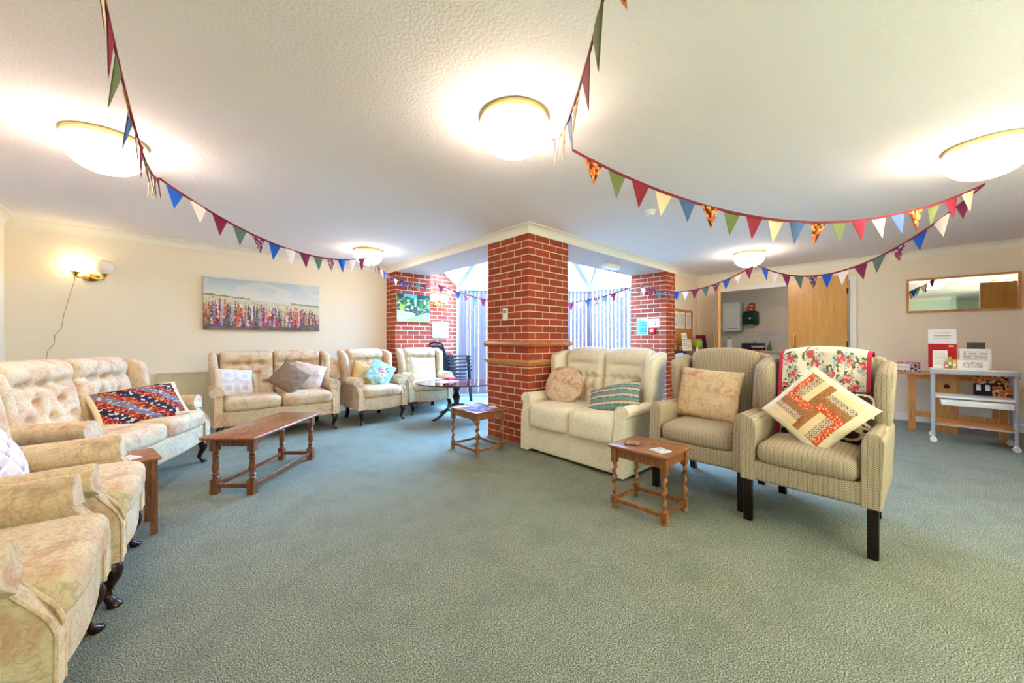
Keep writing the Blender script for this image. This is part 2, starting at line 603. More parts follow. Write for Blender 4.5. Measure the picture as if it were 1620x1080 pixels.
def window_run(name, P, Q, n, frame=.05):
    """glazed wall between P and Q: frame bars and panes"""
    d = (Q - P); L = d.length; ang = math.atan2(d.y, d.x)
    mt = Matrix.Translation((P.x, P.y, 0)) @ Matrix.Rotation(ang, 4, 'Z')
    fr = MB()
    for i in range(n + 1):
        x = L * i / n
        fr.box((x - frame / 2, -.03, .0), (x + frame / 2, .03, ZP - .02), mat=mt)
    fr.box((0, -.03, .0), (L, .03, .12), mat=mt); fr.box((0, -.03, ZP - .14), (L, .03, ZP - .02), mat=mt)
    w = struct(fr.build(name, m_white))
    g = MB()
    for i in range(n):
        a = L * i / n + frame / 2; b = L * (i + 1) / n - frame / 2
        g.box((a, -.004, .12), (b, .004, ZP - .14), mat=mt)
    g.build('pane', m_glass, w)
    return mt, L


def vertical_blind(mt, L, off, label, tilt, z0=.035):
    t = thing('vertical_blind', label, 'blind', mt @ Vector((L / 2, off, 0)), 0, 'vertical blinds in the bay')
    t.rotation_euler = mt.to_euler()
    MB().box((-L / 2 + .03, -.02, ZP - .09), (L / 2 - .03, .02, ZP - .045)).build('head_rail', m_white, t)
    b = MB(); n = int((L - .08) / .075)
    for i in range(n):
        x = -L / 2 + .07 + i * (L - .14) / (n - 1)
        r = Matrix.Translation((x, 0, 0)) @ Matrix.Rotation(tilt + random.uniform(-.16, .16), 4, 'Z')
        b.box((-.044, -.0012, z0 + .02), (.044, .0012, ZP - .09), mat=r)
    s_ = b.build('slats', m_blind, t)
    w = MB()
    for i in range(n):
        x = -L / 2 + .07 + i * (L - .14) / (n - 1)
        w.box((x - .03, -.004, z0 + .006), (x + .03, .004, z0 + .019))
    w.build('bottom_weights', m_white, t)
    return t


mtA, LA = window_run('window_1', B1, B2, 4)
mtB, LB = window_run('window_2', B2, B3, 2)
vertical_blind(mtA, LA, -.10, 'tall white vertical blind across the angled end of the bay, behind the oval table', .67)
vertical_blind(mtB, LB, -.10, 'narrow white vertical blind beside the brick pier with the fire notices', -.5)
# window added behind the camera for fill light, under a cream net
wn = MB()
for x in (.3, 1.35, 2.4, 3.45):
    wn.box((x, YF - .10, .55), (x + .05, YF - .04, 2.15))
wn.box((.3, YF - .10, .55), (3.5, YF - .04, .61)); wn.box((.3, YF - .10, 2.09), (3.5, YF - .04, 2.15))
w4 = struct(wn.build('window_added_fill', m_white))
MB().box((.35, YF - .075, .61), (3.45, YF - .069, 2.09)).build('pane', m_glass, w4)
nt_ = MB()
nt_.grid(lambda u, v: (.3 + 3.2 * u, YF + .035 + .018 * math.sin(u * 150), .5 + 1.72 * v), 320, 1)
tag(nt_.build('added_net_curtain', m_net, None, 'all'), 'cream net curtain added over the fill-light window behind the camera, outside the picture', 'curtain')  # net added to soften and warm the fill light
# white kerb under the blinds and wall plates above
mk = MB()
mk.box((0, -.045, 0), (LA, .045, .03), mat=mtA); mk.box((0, -.045, 0), (LB, .045, .03), mat=mtB)
struct(mk.build('trim_12', m_white))
pl = MB()
pl.box((-.02, -.06, ZP - .03), (LA + .02, .06, ZP + .05), mat=mtA); pl.box((-.02, -.06, ZP - .03), (LB + .02, .06, ZP + .05), mat=mtB)
struct(pl.build('trim_13', m_white))


def v3(p, z):
    return Vector((p.x, p.y, z))


zr = ZP + .05
R1, R2, R3 = v3(B1, zr), v3(B2, zr), v3(B3, zr)
VL = Vector((3.475, YL, 2.86)); VR = Vector((5.3, 3.40, 2.95)); BT = Vector((3.475, 3.40, 3.75))
rg = MB()
for tri_ in ((R1, AP, VL), (R1, R2, AP), (R2, R3, VR), (R2, VR, AP), (VL, AP, BT), (AP, VR, BT)):
    rg.f([rg.v(p) for p in tri_])
roof = MB()


def bar(a, b, w, h):
    a, b = Vector(a), Vector(b); d = (b - a); L = d.length
    mt = Matrix.Translation(a) @ d.to_track_quat('X', 'Z').to_matrix().to_4x4()
    roof.box((0, -w / 2, -h), (L, w / 2, .01), mat=mt)


def lerp(a, b, t):
    return a + (b - a) * t


bar(R1, AP, .10, .09); bar(R2, AP, .10, .09); bar(R1, VL, .12, .08); bar(R2, VR, .05, .05); bar(AP, BT, .08, .08)
for t in (.22, .45, .7):
    bar(lerp(R1, AP, t), lerp(VL, BT, t), .025, .03)
    bar(lerp(R2, AP, t), lerp(VR, BT, t), .025, .03)
for t in (.25, .5, .75):
    bar(lerp(R1, R2, t), lerp(lerp(R1, R2, t), AP, .92), .03, .035)
struct(roof.build('trim_14', M('grey_glazing_bar', (168, 156, 150), .5)))
struct(rg.build('window_3', m_glass))
# white upstand above the beams inside the bay
up_ = MB()
up_.f([up_.v(p) for p in ((3.47, YL, 2.5), (3.47, 3.40, 2.5), (3.47, 3.40, 3.75), (3.47, YL, 2.86))])
up_.f([up_.v(p) for p in ((3.47, 3.395, 2.5), (6.42, 3.395, 2.5), (6.42, 3.395, 2.3), (5.3, 3.395, 2.95), (3.47, 3.395, 3.75))])
struct(up_.build('wall_upstand', m_plain))
solid((-30, 8, -.35), (40, 60, -.25), 'ground', M('pale_paving', (190, 190, 186), 0.9))

# ------------------------------------------------------------------ kitchen beyond the opening
solid((9.08, .1, 0), (9.2, 3.4, 2.45), 'wall_kitchen_back', M('kitchen_paint', (222, 216, 206), .8))
solid((7.65, .0, 0), (9.2, .1, 2.45), 'wall_kitchen_side', m_plain)
solid((7.65, 3.3, 0), (9.2, 3.4, 2.45), 'wall_kitchen_end', m_plain)
solid((7.65, .0, 2.35), (9.2, 3.4, 2.45), 'ceiling_kitchen', m_plain)
m_tile = M('grey_white_tile', (214, 214, 216), .25, spec=.5)
uvv = nd(m_tile, 'Mapping', Vector=oco(m_tile), Rotation=(0, PI / 2, 0)).outputs[0]
sep = nd(m_tile, 'SeparateXYZ', Vector=oco(m_tile))
cmb = nd(m_tile, 'CombineXYZ', X=sep.outputs[1], Y=sep.outputs[2]).outputs[0]
bt = nd(m_tile, 'TexBrick', Vector=cmb, Color1=S(218, 218, 220), Color2=S(212, 212, 214), Mortar=S(196, 196, 196), Scale=1.0)
bt.offset = 0
bt.inputs['Mortar Size'].default_value = .002; bt.inputs['Brick Width'].default_value = .15; bt.inputs['Row Height'].default_value = .15
base(m_tile, bt.outputs[0])
solid((9.07, .1, .9), (9.082, 3.3, 1.29), 'wall_kitchen_tiles', m_tile)
# opening lining, architrave and doors
fr = MB()
fr.box((7.53, .53, 0), (7.66, .60, 2.0)); fr.box((7.53, 2.43, 0), (7.66, 2.47, 2.0)); fr.box((7.53, .53, 2.0), (7.66, 2.47, 2.07))
struct(fr.build('trim_15', m_white))


def d_handle(parent, y, x, z0, z1, sx=-1):
    h = MB()
    h.tube([(x, y, z1), (x + sx * .05, y, z1), (x + sx * .055, y, z1 - .02), (x + sx * .055, y, z0 + .02), (x + sx * .05, y, z0), (x, y, z0)], .010, 10)
    h.box((x - .002, y - .022, z1 - .02), (x + .004, y + .022, z1 + .02))
    h.box((x - .002, y - .022, z0 - .02), (x + .004, y + .022, z0 + .02))
    h.build('door_handle', m_brass, parent, True)


d1 = struct(MB().box((7.49, .63, .005), (7.53, 1.35, 2.09)).build('door_1', m_doorwood))
d_handle(d1, 1.27, 7.49, .85, 1.19)
hg = MB()
for z in (.25, 1.05, 1.85):
    hg.box((7.486, .615, z - .045), (7.50, .635, z + .045))
hg.build('hinge', M('dark_hinge', (58, 52, 46), .4, .6), d1)
d2 = struct(MB().box((-.70, -.02, .005), (0, .02, 2.02)).build('door_2', m_doorwood))
d2.location = (7.50, 2.40, 0); d2.rotation_euler = (0, 0, math.atan2(2.40, 7.50) + .012)
h = MB(); h.tube([(-.62, .02, 1.19), (-.62, .07, 1.19), (-.62, .075, 1.17), (-.62, .075, .87), (-.62, .07, .85), (-.62, .02, .85)], .010, 10)
h.build('door_handle', m_brass, d2, True)
hg = MB(); hg.box((-.01, -.024, 1.85), (.012, .0, 1.95)); hg.build('hinge', m_brass, d2)
# leaf standing open at the right edge
d3 = struct(MB().box((5.78, -1.62, .005), (5.82, -.765, 2.0)).build('door_3', m_doorwood))
MB().box((5.776, -.765, .005), (5.824, -.755, 2.0)).build('lipping', m_white, d3)
d_handle(d3, -.85, 5.78, .85, 1.19)

# ================================================================== LAMPS
def dome_lamp(label, loc, glow=None):
    t = thing('ceiling_lamp', label, 'ceiling lamp', (loc[0], loc[1], HC), 0, 'round opal ceiling lamps')
    r = MB(); r.lathe([(.180, 0), (.186, -.003), (.187, -.009), (.180, -.013), (.180, -.024), (.187, -.028), (.186, -.034), (.176, -.036), (.17, -.028), (.17, 0)], n=40)
    r.build('gilt_rim', m_palebrass, t, True)
    d = MB(); prof = [(.166, -.028), (.176, -.045)]
    for k in range(0, 9):
        a = k / 8 * PI / 2
        prof.append((.181 * math.cos(a) + .0005, -.07 - .135 * math.sin(a)))
    d.lathe(prof, n=40); d.build('opal_dome', glow or m_lampglass, t, 'all')
    return t


dome_lamp('round opal ceiling lamp in the middle of the photo, nearest the brick pillar front', (1.40, 1.47))
dome_lamp('round opal ceiling lamp on the left, above the near armchairs and first bunting loop', (-.24, 3.30))
dome_lamp('round opal ceiling lamp at the right edge of the photo, where two buntings meet', (3.72, -.33))
dome_lamp('small far opal ceiling lamp near the flower painting and the left brick pier', (2.04, 5.0), m_lampdim)
dome_lamp('small far opal ceiling lamp in front of the kitchen doorway', (5.96, 1.52))
dome_lamp('round opal ceiling lamp added for fill light behind the camera, outside the picture', (2.6, -1.35))  # extra lamp added out of view to brighten the room


def wall_lamp(label, loc, rz, cordpts=None, lit=(True, True)):
    t = thing('wall_lamp', label, 'wall lamp', loc, rz)
    b = MB()
    b.loft([[(.07 * s * math.cos(2 * PI * k / 24), -d, .042 * s * math.sin(2 * PI * k / 24)) for k in range(24)] for s, d in ((1, .0), (1, .012), (.8, .022), (.45, .028), (.3, .045), (.05, .05))])
    b.build('back_plate', m_brass, t, True)
    a = MB()
    for sg in (-1, 1):
        a.tube([(0, -.035, -.0), (sg * .04, -.05, -.012), (sg * .085, -.075, -.012), (sg * .105, -.085, .0), (sg * .105, -.085, .03)], .007, 10)
        a.lathe([(.005, -.03), (.012, -.025), (.012, .0), (.03, .035), (.034, .04), (.034, .045), (.01, .045)], (sg * .105, -.085, .0), 16)
    a.build('arm', m_brass, t, True)
    for sg, on in zip((-1, 1), lit):
        g = MB()
        prof = [(.028, .042)] + [(.08 * math.sin(q), .115 - .078 * math.cos(q)) for q in [PI * (0.14 + .86 * k / 12) for k in range(13)]]
        g.lathe(prof, (sg * .105, -.085, 0), 24)
        g.build('globe_shade', m_wallglobe if on else m_offglobe, t, 'all')
    if cordpts:
        c = MB(); c.tube(cordpts, .0022, 6); c.build('pull_cord', M('thin_cord', (120, 108, 84), .8), t, True)
    return t


wall_lamp('brass twin wall lamp with trailing cord on the cream wall, left globe lit', (-.557, YL, 1.80), 0,
          [(-.105, -.085, -.02), (-.11, -.085, -.06), (-.15, -.05, -.22), (-.19, -.03, -.42), (-.205, -.02, -.55), (-.25, -.02, -.63), (-.255, -.02, -.72), (-.30, -.02, -.80), (-.31, -.02, -.92)], (True, False))
wall_lamp('brass twin wall lamp glowing on the brick wall beside the bay blinds', (3.80, YL, 1.78), 0)

# small ceiling fittings
t = thing('smoke_detector', 'small white round smoke detector on the ceiling below the front bunting', 'smoke detector', (3.34, 1.66, HC))
MB().lathe([(.05, 0), (.052, -.012), (.05, -.018), (.02, -.018)], n=24).build('base', m_white, t, True)
MB().lathe([(.042, -.016), (.042, -.03), (.036, -.042), (.02, -.046), (.002, -.046)], n=24).build('cover', m_white, t, True)
t = thing('emergency_light', 'white box emergency light under the bay beam right of the pillar', 'light', (4.92, 3.06, BEAM), 0)
MB().rbox((0, 0, -.012), (.36, .13, .024), .006, 1).build('housing', m_white, t, True)
MB().rbox((0, 0, -.04), (.35, .12, .05), .012, 1).build('diffuser', M('frosted_diffuser', (240, 242, 246), .3), t, True)
t = thing('thermostat', 'small white thermostat with grey screen on the brick pillar', 'thermostat', (2.81, 3.085, 1.405), -PI / 2)
MB().rbox((0, -.011, 0), (.075, .022, .135), .008, 1).build('case', m_white, t, True)
MB().box((-.024, -.0235, .012), (.024, -.0215, .048)).build('screen', M('grey_lcd', (128, 134, 120), .3), t)


# ================================================================== BUNTING
FLAGC = [('print', None), (S(112, 120, 74), S(96, 104, 64)), (S(142, 44, 58), S(120, 34, 46)), (S(240, 204, 164), S(232, 196, 156)), (S(78, 104, 146), S(66, 92, 136))]
FLAGB = [('print2', None), (S(96, 116, 100), S(86, 106, 92)), (S(132, 42, 74), S(116, 34, 64)), (S(246, 222, 206), S(240, 214, 198)), (S(38, 88, 176), S(30, 78, 164))]


def flag_col(pal, k):
    c, d = pal[k % 5]
    if c == 'print':
        def fn(u, v):
            q = mnoise.noise(Vector((u * 5 + k * 3.3, v * 6, k)))
            return S(196, 92, 40) if q > .15 else (S(226, 160, 84) if q > -.1 else S(92, 40, 28))
    elif c == 'print2':
        def fn(u, v):
            q = mnoise.noise(Vector((u * 5 + k * 3.3, v * 6, k)))
            return S(150, 60, 66) if q > .12 else (S(206, 170, 150) if q > -.12 else S(64, 50, 90))
    else:
        def fn(u, v):
            return c
    return fn


def bunting(label, spans, pal, k0, pitch=.17, step=1, fw=.125, fh=.15, fmin=0.0):
    pts = []
    for P, Q, sag in spans:
        P, Q = Vector(P), Vector(Q)
        for i in range(41):
            t_ = i / 40; p = P.lerp(Q, t_); p.z -= 4 * sag * t_ * (1 - t_)
            if not pts or (p - pts[-1]).length > 1e-5:
                pts.append(p)
    root = thing('bunting', label, 'bunting', pts[0], 0, 'fabric bunting strung between the lamps')
    o0 = pts[0]
    tp = MB()
    rings = []
    for i, p in enumerate(pts):
        q = p - o0
        t_ = (pts[min(i + 1, len(pts) - 1)] - pts[max(i - 1, 0)]); t_.z = 0
        n_ = Vector((-t_.y, t_.x, 0)).normalized() * .0025
        rings.append([q + n_ + Vector((0, 0, .008)), q + n_ - Vector((0, 0, .008)), q - n_ - Vector((0, 0, .008)), q - n_ + Vector((0, 0, .008))])
    tp.loft(rings); tp.build('tape', m_cord, root)
    # arc length
    acc = [0]
    for a, b in zip(pts, pts[1:]):
        acc.append(acc[-1] + (b - a).length)

    def at(s):
        for i in range(len(acc) - 1):
            if acc[i + 1] >= s:
                return pts[i].lerp(pts[i + 1], (s - acc[i]) / (acc[i + 1] - acc[i] + 1e-9))
        return pts[-1]
    n = int((acc[-1] - .04) / pitch); k = k0
    for j in range(n):
        s0 = .03 + j * pitch + (acc[-1] - .04 - n * pitch) / 2
        a, b = at(s0) - o0, at(s0 + fw) - o0
        along = (b - a)
        nrm = Vector((-along.y, along.x, 0)).normalized()
        sway = random.uniform(-.028, .028); curl = random.uniform(-.014, .014)
        tip = (a + b) / 2 + Vector((0, 0, -fh)) + nrm * sway + along * random.uniform(-.08, .08)
        fl = MB(); colf = flag_col(pal, k); N = 8
        for sg in (-1, 1):
            def fn(u, w):
                top = a.lerp(b, u)
                p = top.lerp(tip, w)
                p = p + nrm * (curl * math.sin(PI * u) * (1 - w) + sg * .0011) + Vector((0, 0, -.004))
                return p
            fl.grid(fn, N, N, colfn=lambda u, w: colf(u * (1 - w), w))
        fl.build('flag', m_flag, root, 'all')
        k += step
    return root


TA = (-.01, 3.79, 2.315); TC = (1.875, 1.444, 2.315); TC2 = (1.69, 1.45, 2.315); TR = (4.59, -.40, 2.315)
TFL = (1.96, 4.80, 2.185); TFR = (5.80, 1.40, 2.13)
bunting('bunting running overhead on the far left, ending at the left ceiling lamp', [((-.16, .45, 2.315), TA, .30)], FLAGC, 3, step=-1)
bunting('bunting sagging across the left wall from the near lamp to the far lamp', [(TA, TFL, .22)], FLAGB, 4, step=-1)
bunting('short bunting over the left brick pier and garden photograph', [(TFL, (2.77, 5.74, 2.12), .03), ((2.77, 5.74, 2.12), (3.49, 5.75, 2.11), .05)], FLAGB, 0, .14, fw=.10, fh=.12)
bunting('bunting hanging across the bay behind the brick pillar', [((3.50, 5.72, 2.11), (6.01, 3.36, 2.03), .34)], FLAGB, 2, .155, fw=.115, fh=.14)
bunting('bunting running overhead from behind the camera to the middle ceiling lamp', [((.40, .05, 2.315), TC2, .27)], FLAGC, 2)
bunting('longest bunting across the ceiling from the middle lamp to the right lamp', [(TC, TR, .37)], FLAGC, 0)
bunting('bunting above the golden door, from the right lamp to the far right lamp', [(TR, TFR, .385)], FLAGB, 2)
bunting('bunting from the far right lamp to the right brick pier', [(TFR, (6.03, 3.22, 2.05), .22)], FLAGB, 2, .155, fw=.115, fh=.14)


# ================================================================== UPHOLSTERY
STY = {
    'floral': dict(z0=.20, z1=.355, seat=.475, arm=[(0, .20), (0, .40), (0, .50), (-.006, .545), (.008, .585), (.04, .607), (.082, .597), (.104, .567), (.100, .53), (.076, .505), (.070, .48), (.074, .40), (.084, .20)],
                   yfh=-.27, yfl=-.365, back=.985, mat=m_floral, leg='cabriole'),
    'tweed': dict(z0=.265, z1=.385, seat=.49, arm=[(0, .265), (0, .45), (0, .585), (.010, .622), (.035, .642), (.062, .642), (.084, .622), (.090, .59), (.085, .45), (.078, .265)],
                  yfh=-.33, yfl=-.355, back=1.035, mat=m_tweed, leg='straight'),
    'cream': dict(z0=.025, z1=.30, seat=.475, arm=[(0, .025), (0, .45), (-.012, .52), (.004, .562), (.04, .585), (.088, .58), (.115, .55), (.110, .51), (.088, .49), (.085, .40), (.090, .025)],
                  yfh=-.36, yfl=-.395, back=1.02, mat=m_cream, leg='none'),
}


def catmull(p, k):
    out = []
    for i in range(len(p) - 1):
        a, b, c, d = p[max(i - 1, 0)], p[i], p[i + 1], p[min(i + 2, len(p) - 1)]
        for j in range(k):
            t = j / k
            out.append(tuple(.5 * (2 * b[q] + (c[q] - a[q]) * t + (2 * a[q] - 5 * b[q] + 4 * c[q] - d[q]) * t * t + (3 * b[q] - a[q] - 3 * c[q] + d[q]) * t ** 3) for q in (0, 1)))
    return out + [p[-1]]


def seat(name, label, cat, loc, rz, n, iw, style, group, caps=True):
    st = STY[style]; mt = st['mat']
    t = thing(name, label, cat, loc, rz, group)
    hw = iw / 2; sw = iw / n
    z0, z1, zs, zb = st['z0'], st['z1'], st['seat'], st['back']
    arm = catmull(st['arm'], 5 if style != 'tweed' else 2)
    # --- base rail with a bowed lower edge
    def bd(x, y, z, p):
        q = p.copy()
        if style == 'floral' and z < 0:
            q.z += .022 * (-z) * (1 - (2 * abs(x) - 1) ** 2 if False else (x * x)) * 0 + .0
            q.z -= .022 * (1 - x * x) * (-z)
        if y < 0:
            q.y -= (.022 if style == 'floral' else .008) * (1 - x * x) * (-y)
        return q
    MB().rbox((0, -.01, (z0 + z1) / 2), (iw + .05, .70, z1 - z0), .02, 8, bd).build('base', mt, t, True)
    if style == 'cream':
        sp_ = MB(); sp_.tube([(0, -.3735, z0 + .02), (0, -.3735, z1 - .02)], .0035, 6); sp_.build('front_seam', mt, t, True)
    # --- arms
    zmax = max(z for _, z in arm)
    for sg in (-1, 1):
        a = MB(); rings = []
        def yf(z):
            return st['yfl'] + (st['yfh'] - st['yfl']) * sm((z - z1) / (zmax - .06 - z1))
        cx = sum(o for o, _ in arm) / len(arm); cz = sum(z for _, z in arm) / len(arm)
        for i, (ty, sc) in enumerate(((0, .90), (0, .985), (.012, 1), (.2, 1), (.45, 1), (.75, 1), (1, 1))):
            r = []
            for o, z in arm:
                oo = cx + (o - cx) * sc; zz = z if z < z0 + .02 else cz + (z - cz) * (sc if i < 2 else 1)
                y_f = yf(z) - (.012 if i == 0 else .006 if i == 1 else 0)
                y = y_f + (.31 - y_f) * ty if i > 2 else y_f + (.0 if i < 2 else .012)
                zz -= .012 * ty * sm((z - z1) / .2)
                r.append((sg * (hw + oo), y, zz))
            rings.append(r)
        a.loft(rings)
        # welt cord round the front panel
        if style != 'tweed':
            a.tube([(sg * (hw + cx + (o - cx) * .93), yf(z) - .010, z) for o, z in arm], .006, 6)
        ao = a.build('arm', mt, t, True)
        if caps and style == 'floral':
            c = MB()
            top = max(range(len(arm)), key=lambda q: arm[q][1])
            i0 = next(q for q in range(len(arm)) if arm[q][1] > .50)
            i1 = next(q for q in range(top, len(arm)) if arm[q][1] < .50)
            def off(q, d):
                (ax, az), (bx, bz) = arm[max(q - 1, 0)], arm[min(q + 1, len(arm) - 1)]
                L = math.hypot(bx - ax, bz - az)
                return (arm[q][0] - (bz - az) / L * d, arm[q][1] + (bx - ax) / L * d)
            outer = [off(q, .011) for q in range(i0, i1)]
            inner = [off(q, .002) for q in range(i0, i1)]
            rings = []
            for oy in (-.020, -.012, .0, .12, .24, .36):
                sec = (outer if oy > -.02 else inner) + inner[::-1]
                rings.append([(sg * (hw + o), yf(z) + oy, z - .012 * max(0, oy) / .6) for o, z in sec])
            c.loft(rings)
            cxo = sum(o for o, _ in outer) / len(outer); czo = sum(z for _, z in outer) / len(outer)
            c.loft([[(sg * (hw + cxo + (o - cxo) * k_), yf(z) + y_, czo + (z - czo) * k_) for o, z in outer] for k_, y_ in ((.97, -.026), (1.0, -.022), (1.0, -.014))])
            c.build('arm_cover', mt, t, True)
    # --- wings
    for sg in (-1, 1):
        zt = zb - (.01 if style != 'tweed' else .04)
        zl = zmax - .05
        hgt = zt - zl
        dep = .25 if style == 'floral' else .28
        wy = .29 - dep if style == 'floral' else .25 - dep
        def wd(x, y, z, p):
            q = p.copy()
            f = (z + 1) / 2
            fr = (1 - y) / 2
            q.y += fr * (.10 * (1 - f) ** 2 * (.2 if style == 'floral' else 1)) - fr * .01 * f
            q.y += .10 * f * (1 if style != 'tweed' else .9)
            q.z -= .055 * max(0, z) ** 2 * max(0, fr) ** 2
            q.x += sg * (.018 * f + .012 * fr * f)
            return q
        w = MB().rbox((sg * (hw + .042), wy + dep / 2, (zt + zl) / 2), (.085 if style != 'cream' else .10, dep, hgt), .04, 5, wd)
        w.build('wing', mt, t, 'all')
    # --- back frame
    def bf(x, y, z, p):
        q = p.copy(); q.y += .11 * (z + 1) / 2
        if style == 'tweed' and z > 0:
            q.z += .03 * z * (1 - x * x)
        return q
    MB().rbox((0, .30, (zb - .02 + z0) / 2), (iw + .10, .07, zb - .03 - z0), .03, 5, bf).build('back_frame', mt, t, True)
    # --- back cushions
    for i in range(n):
        cx = -hw + sw * (i + .5)
        hb = zb - zs + (.03 if style != 'tweed' else .02)
        wb = sw - .004
        def bc(x, y, z, p, style=style):
            q = p.copy()
            f = (z + 1) / 2
            if y < 0:
                k = -y
                q.y -= .022 * (1 - x ** 4) * (1 - z * z) * k
                if style == 'floral':
                    roll = math.exp(-((z - .42) / .09) ** 2)
                    q.y += .035 * roll * (1 - x ** 6) * k
                    q.y -= .020 * math.exp(-((z - .74) / .2) ** 2) * k
                    for tx, tz in ((-.5, .42), (.5, .42), (0, .42), (-.34, -.02), (.34, -.02), (0, -.42), (-.6, -.42), (.6, -.42)):
                        q.y += .042 * math.exp(-((x - tx) ** 2 * 1.1 + (z - tz) ** 2 * 1.6) / .014) * k
                    for tx in (-.34, .34, 0):
                        q.y += .016 * math.exp(-((x - tx) / .06) ** 2) * (1 if z < .4 else 0) * k * (1 - abs(z + .2))
                elif style == 'cream':
                    q.y -= .020 * math.exp(-((z - .72) / .2) ** 2) * k
                    q.y += .040 * math.exp(-((z - .46) / .055) ** 2) * math.exp(-(x / .55) ** 4) * k
                    q.y += .018 * math.exp(-((z - .05) / .05) ** 2) * k
                    for tx in (-.55, -.18, .18, .55):
                        q.y += .012 * math.exp(-((x - tx) / .05) ** 2) * (1 if z < .05 else 0) * k
                        for tz in (.05, -.4):
                            q.y += .046 * math.exp(-((x - tx) ** 2 + (z - tz) ** 2 * 1.2) / .014) * k
            if style == 'cream' and z > 0:
                q.z += .028 * z * (1 - x * x)
            if style == 'tweed':
                if z > 0:
                    q.z += .035 * z * (1 - x * x)
            q.y += (.115 if style != 'tweed' else .10) * f
            return q
        th = .17 if style != 'tweed' else .13
        MB().rbox((cx, .305 - .06 - th / 2 + (.02 if style == 'tweed' else .03), zs - .03 + hb / 2), (wb, th, hb), .055 if style != 'tweed' else .04, 34 if style != 'tweed' else 8, bc).build('back_cushion', mt, t, 'all')
    # --- seat cushions
    for i in range(n):
        cx = -hw + sw * (i + .5)
        hs = zs - z1 + .02
        lip = .05 if style == 'floral' else (.06 if style == 'cream' else .035)
        dp = .54 + lip - .02
        def sc_(x, y, z, p):
            q = p.copy()
            if z > 0:
                q.z += .020 * (1 - x ** 4) * (1 - y * y) * z
            if y < 0:
                q.y -= .018 * (1 - x ** 4) * (-y)
                if style == 'cream':
                    q.z -= .05 * (y * y) * (1 if z > 0 else .9) * (.5 - .5 * z)
            return q
        MB().rbox((cx, -.335 - lip + dp / 2, z1 - .01 + hs / 2), (sw - .004, dp, hs), .05, 10, sc_).build('seat_cushion', mt, t, 'all')
    # --- legs
    if st['leg'] == 'cabriole':
        for sg in (-1, 1):
            L = MB(); x = sg * (hw + .02); y = -.325
            prof = [(.205, 0, .034), (.18, .010, .034), (.15, .020, .031), (.12, .018, .026), (.09, .006, .021), (.06, -.004, .017), (.04, .0, .016), (.026, .012, .019), (.016, .022, .024), (.006, .024, .024), (0, .022, .02)]
            rings = []
            for z, f, r in prof:
                px, py = x + sg * f * .75, y - f
                rings.append([(px + r * math.cos(2 * PI * k / 14), py + r * math.sin(2 * PI * k / 14), z) for k in range(14)])
            L.loft(rings); L.build('front_leg', m_darkleg, t, 'all')
            R = MB()
            R.loft([[(sg * (hw - .02) + a * .02, .27 + b * .02 + d, z) for a, b in ((-1, -1), (1, -1), (1, 1), (-1, 1))] for z, d in ((.21, 0), (.1, .015), (0, .05))])
            R.build('rear_leg', m_darkleg, t, True)
    elif st['leg'] == 'straight':
        for sg in (-1, 1):
            MB().rbox((sg * (hw + .045), -.325, .14), (.045, .045, .28), .006, 1).build('front_leg', m_black, t, True)
            R = MB()
            R.loft([[(sg * (hw + .01) + a * .021, .25 + b * .021 + d, z) for a, b in ((-1, -1), (1, -1), (1, 1), (-1, 1))] for z, d in ((.28, 0), (.14, .02), (0, .07))])
            R.build('rear_leg', m_black, t, True)
    else:
        for sx_ in (-1, 1):
            for sy in (-.3, .26):
                MB().lathe([(.025, 0), (.03, .005), (.03, .03)], (sx_ * (hw - .02), sy, 0), 12).build('foot', m_black_pl, t, True)
    return t


FG = 'floral wing suite'
sofa1 = seat('floral_sofa', 'two-seat floral wing sofa angled in the left corner, dark patchwork cushion on it', 'sofa', (-.29, 4.135, 0), math.radians(60.6), 2, 1.04, 'floral', FG)
sofa2 = seat('floral_sofa', 'two-seat floral wing sofa under the flower painting, brown velvet cushion on it', 'sofa', (1.03, 5.30, 0), math.radians(-2), 2, 1.08, 'floral', FG)
chd = seat('floral_armchair', 'floral wing armchair with gold and blue butterfly cushions', 'armchair', (2.19, 5.235, 0), math.radians(1), 1, .52, 'floral', FG)
che = seat('floral_armchair', 'floral wing armchair with cream cushion, before the left brick pier', 'armchair', (3.08, 5.33, 0), math.radians(-12), 1, .52, 'floral', FG)
chc = seat('floral_armchair', 'floral wing armchair at the left edge with plaid cushion, beside the dark side table', 'armchair', (-.47, 2.62, 0), math.radians(86), 1, .52, 'floral', FG)
chb = seat('floral_armchair', 'floral wing armchair nearest the camera, cut by the bottom left corner', 'armchair', (-.55, 1.88, 0), math.radians(86), 1, .52, 'floral', FG)
csofa = seat('beige_sofa', 'beige chenille two-seat sofa right of the brick pillar', 'sofa', (3.06, 2.11, 0), math.radians(-91), 2, .98, 'cream', None)
chf = seat('tweed_armchair', 'striped tweed wing armchair with beige floral cushion, next to the beige sofa', 'armchair', (3.10, 1.04, 0), math.radians(-90), 1, .49, 'tweed', 'tweed wing armchairs')
chg = seat('tweed_armchair', 'striped tweed wing armchair with rose throw and diamond patchwork cushion', 'armchair', (3.00, .395, 0), math.radians(-92), 1, .475, 'tweed', 'tweed wing armchairs')


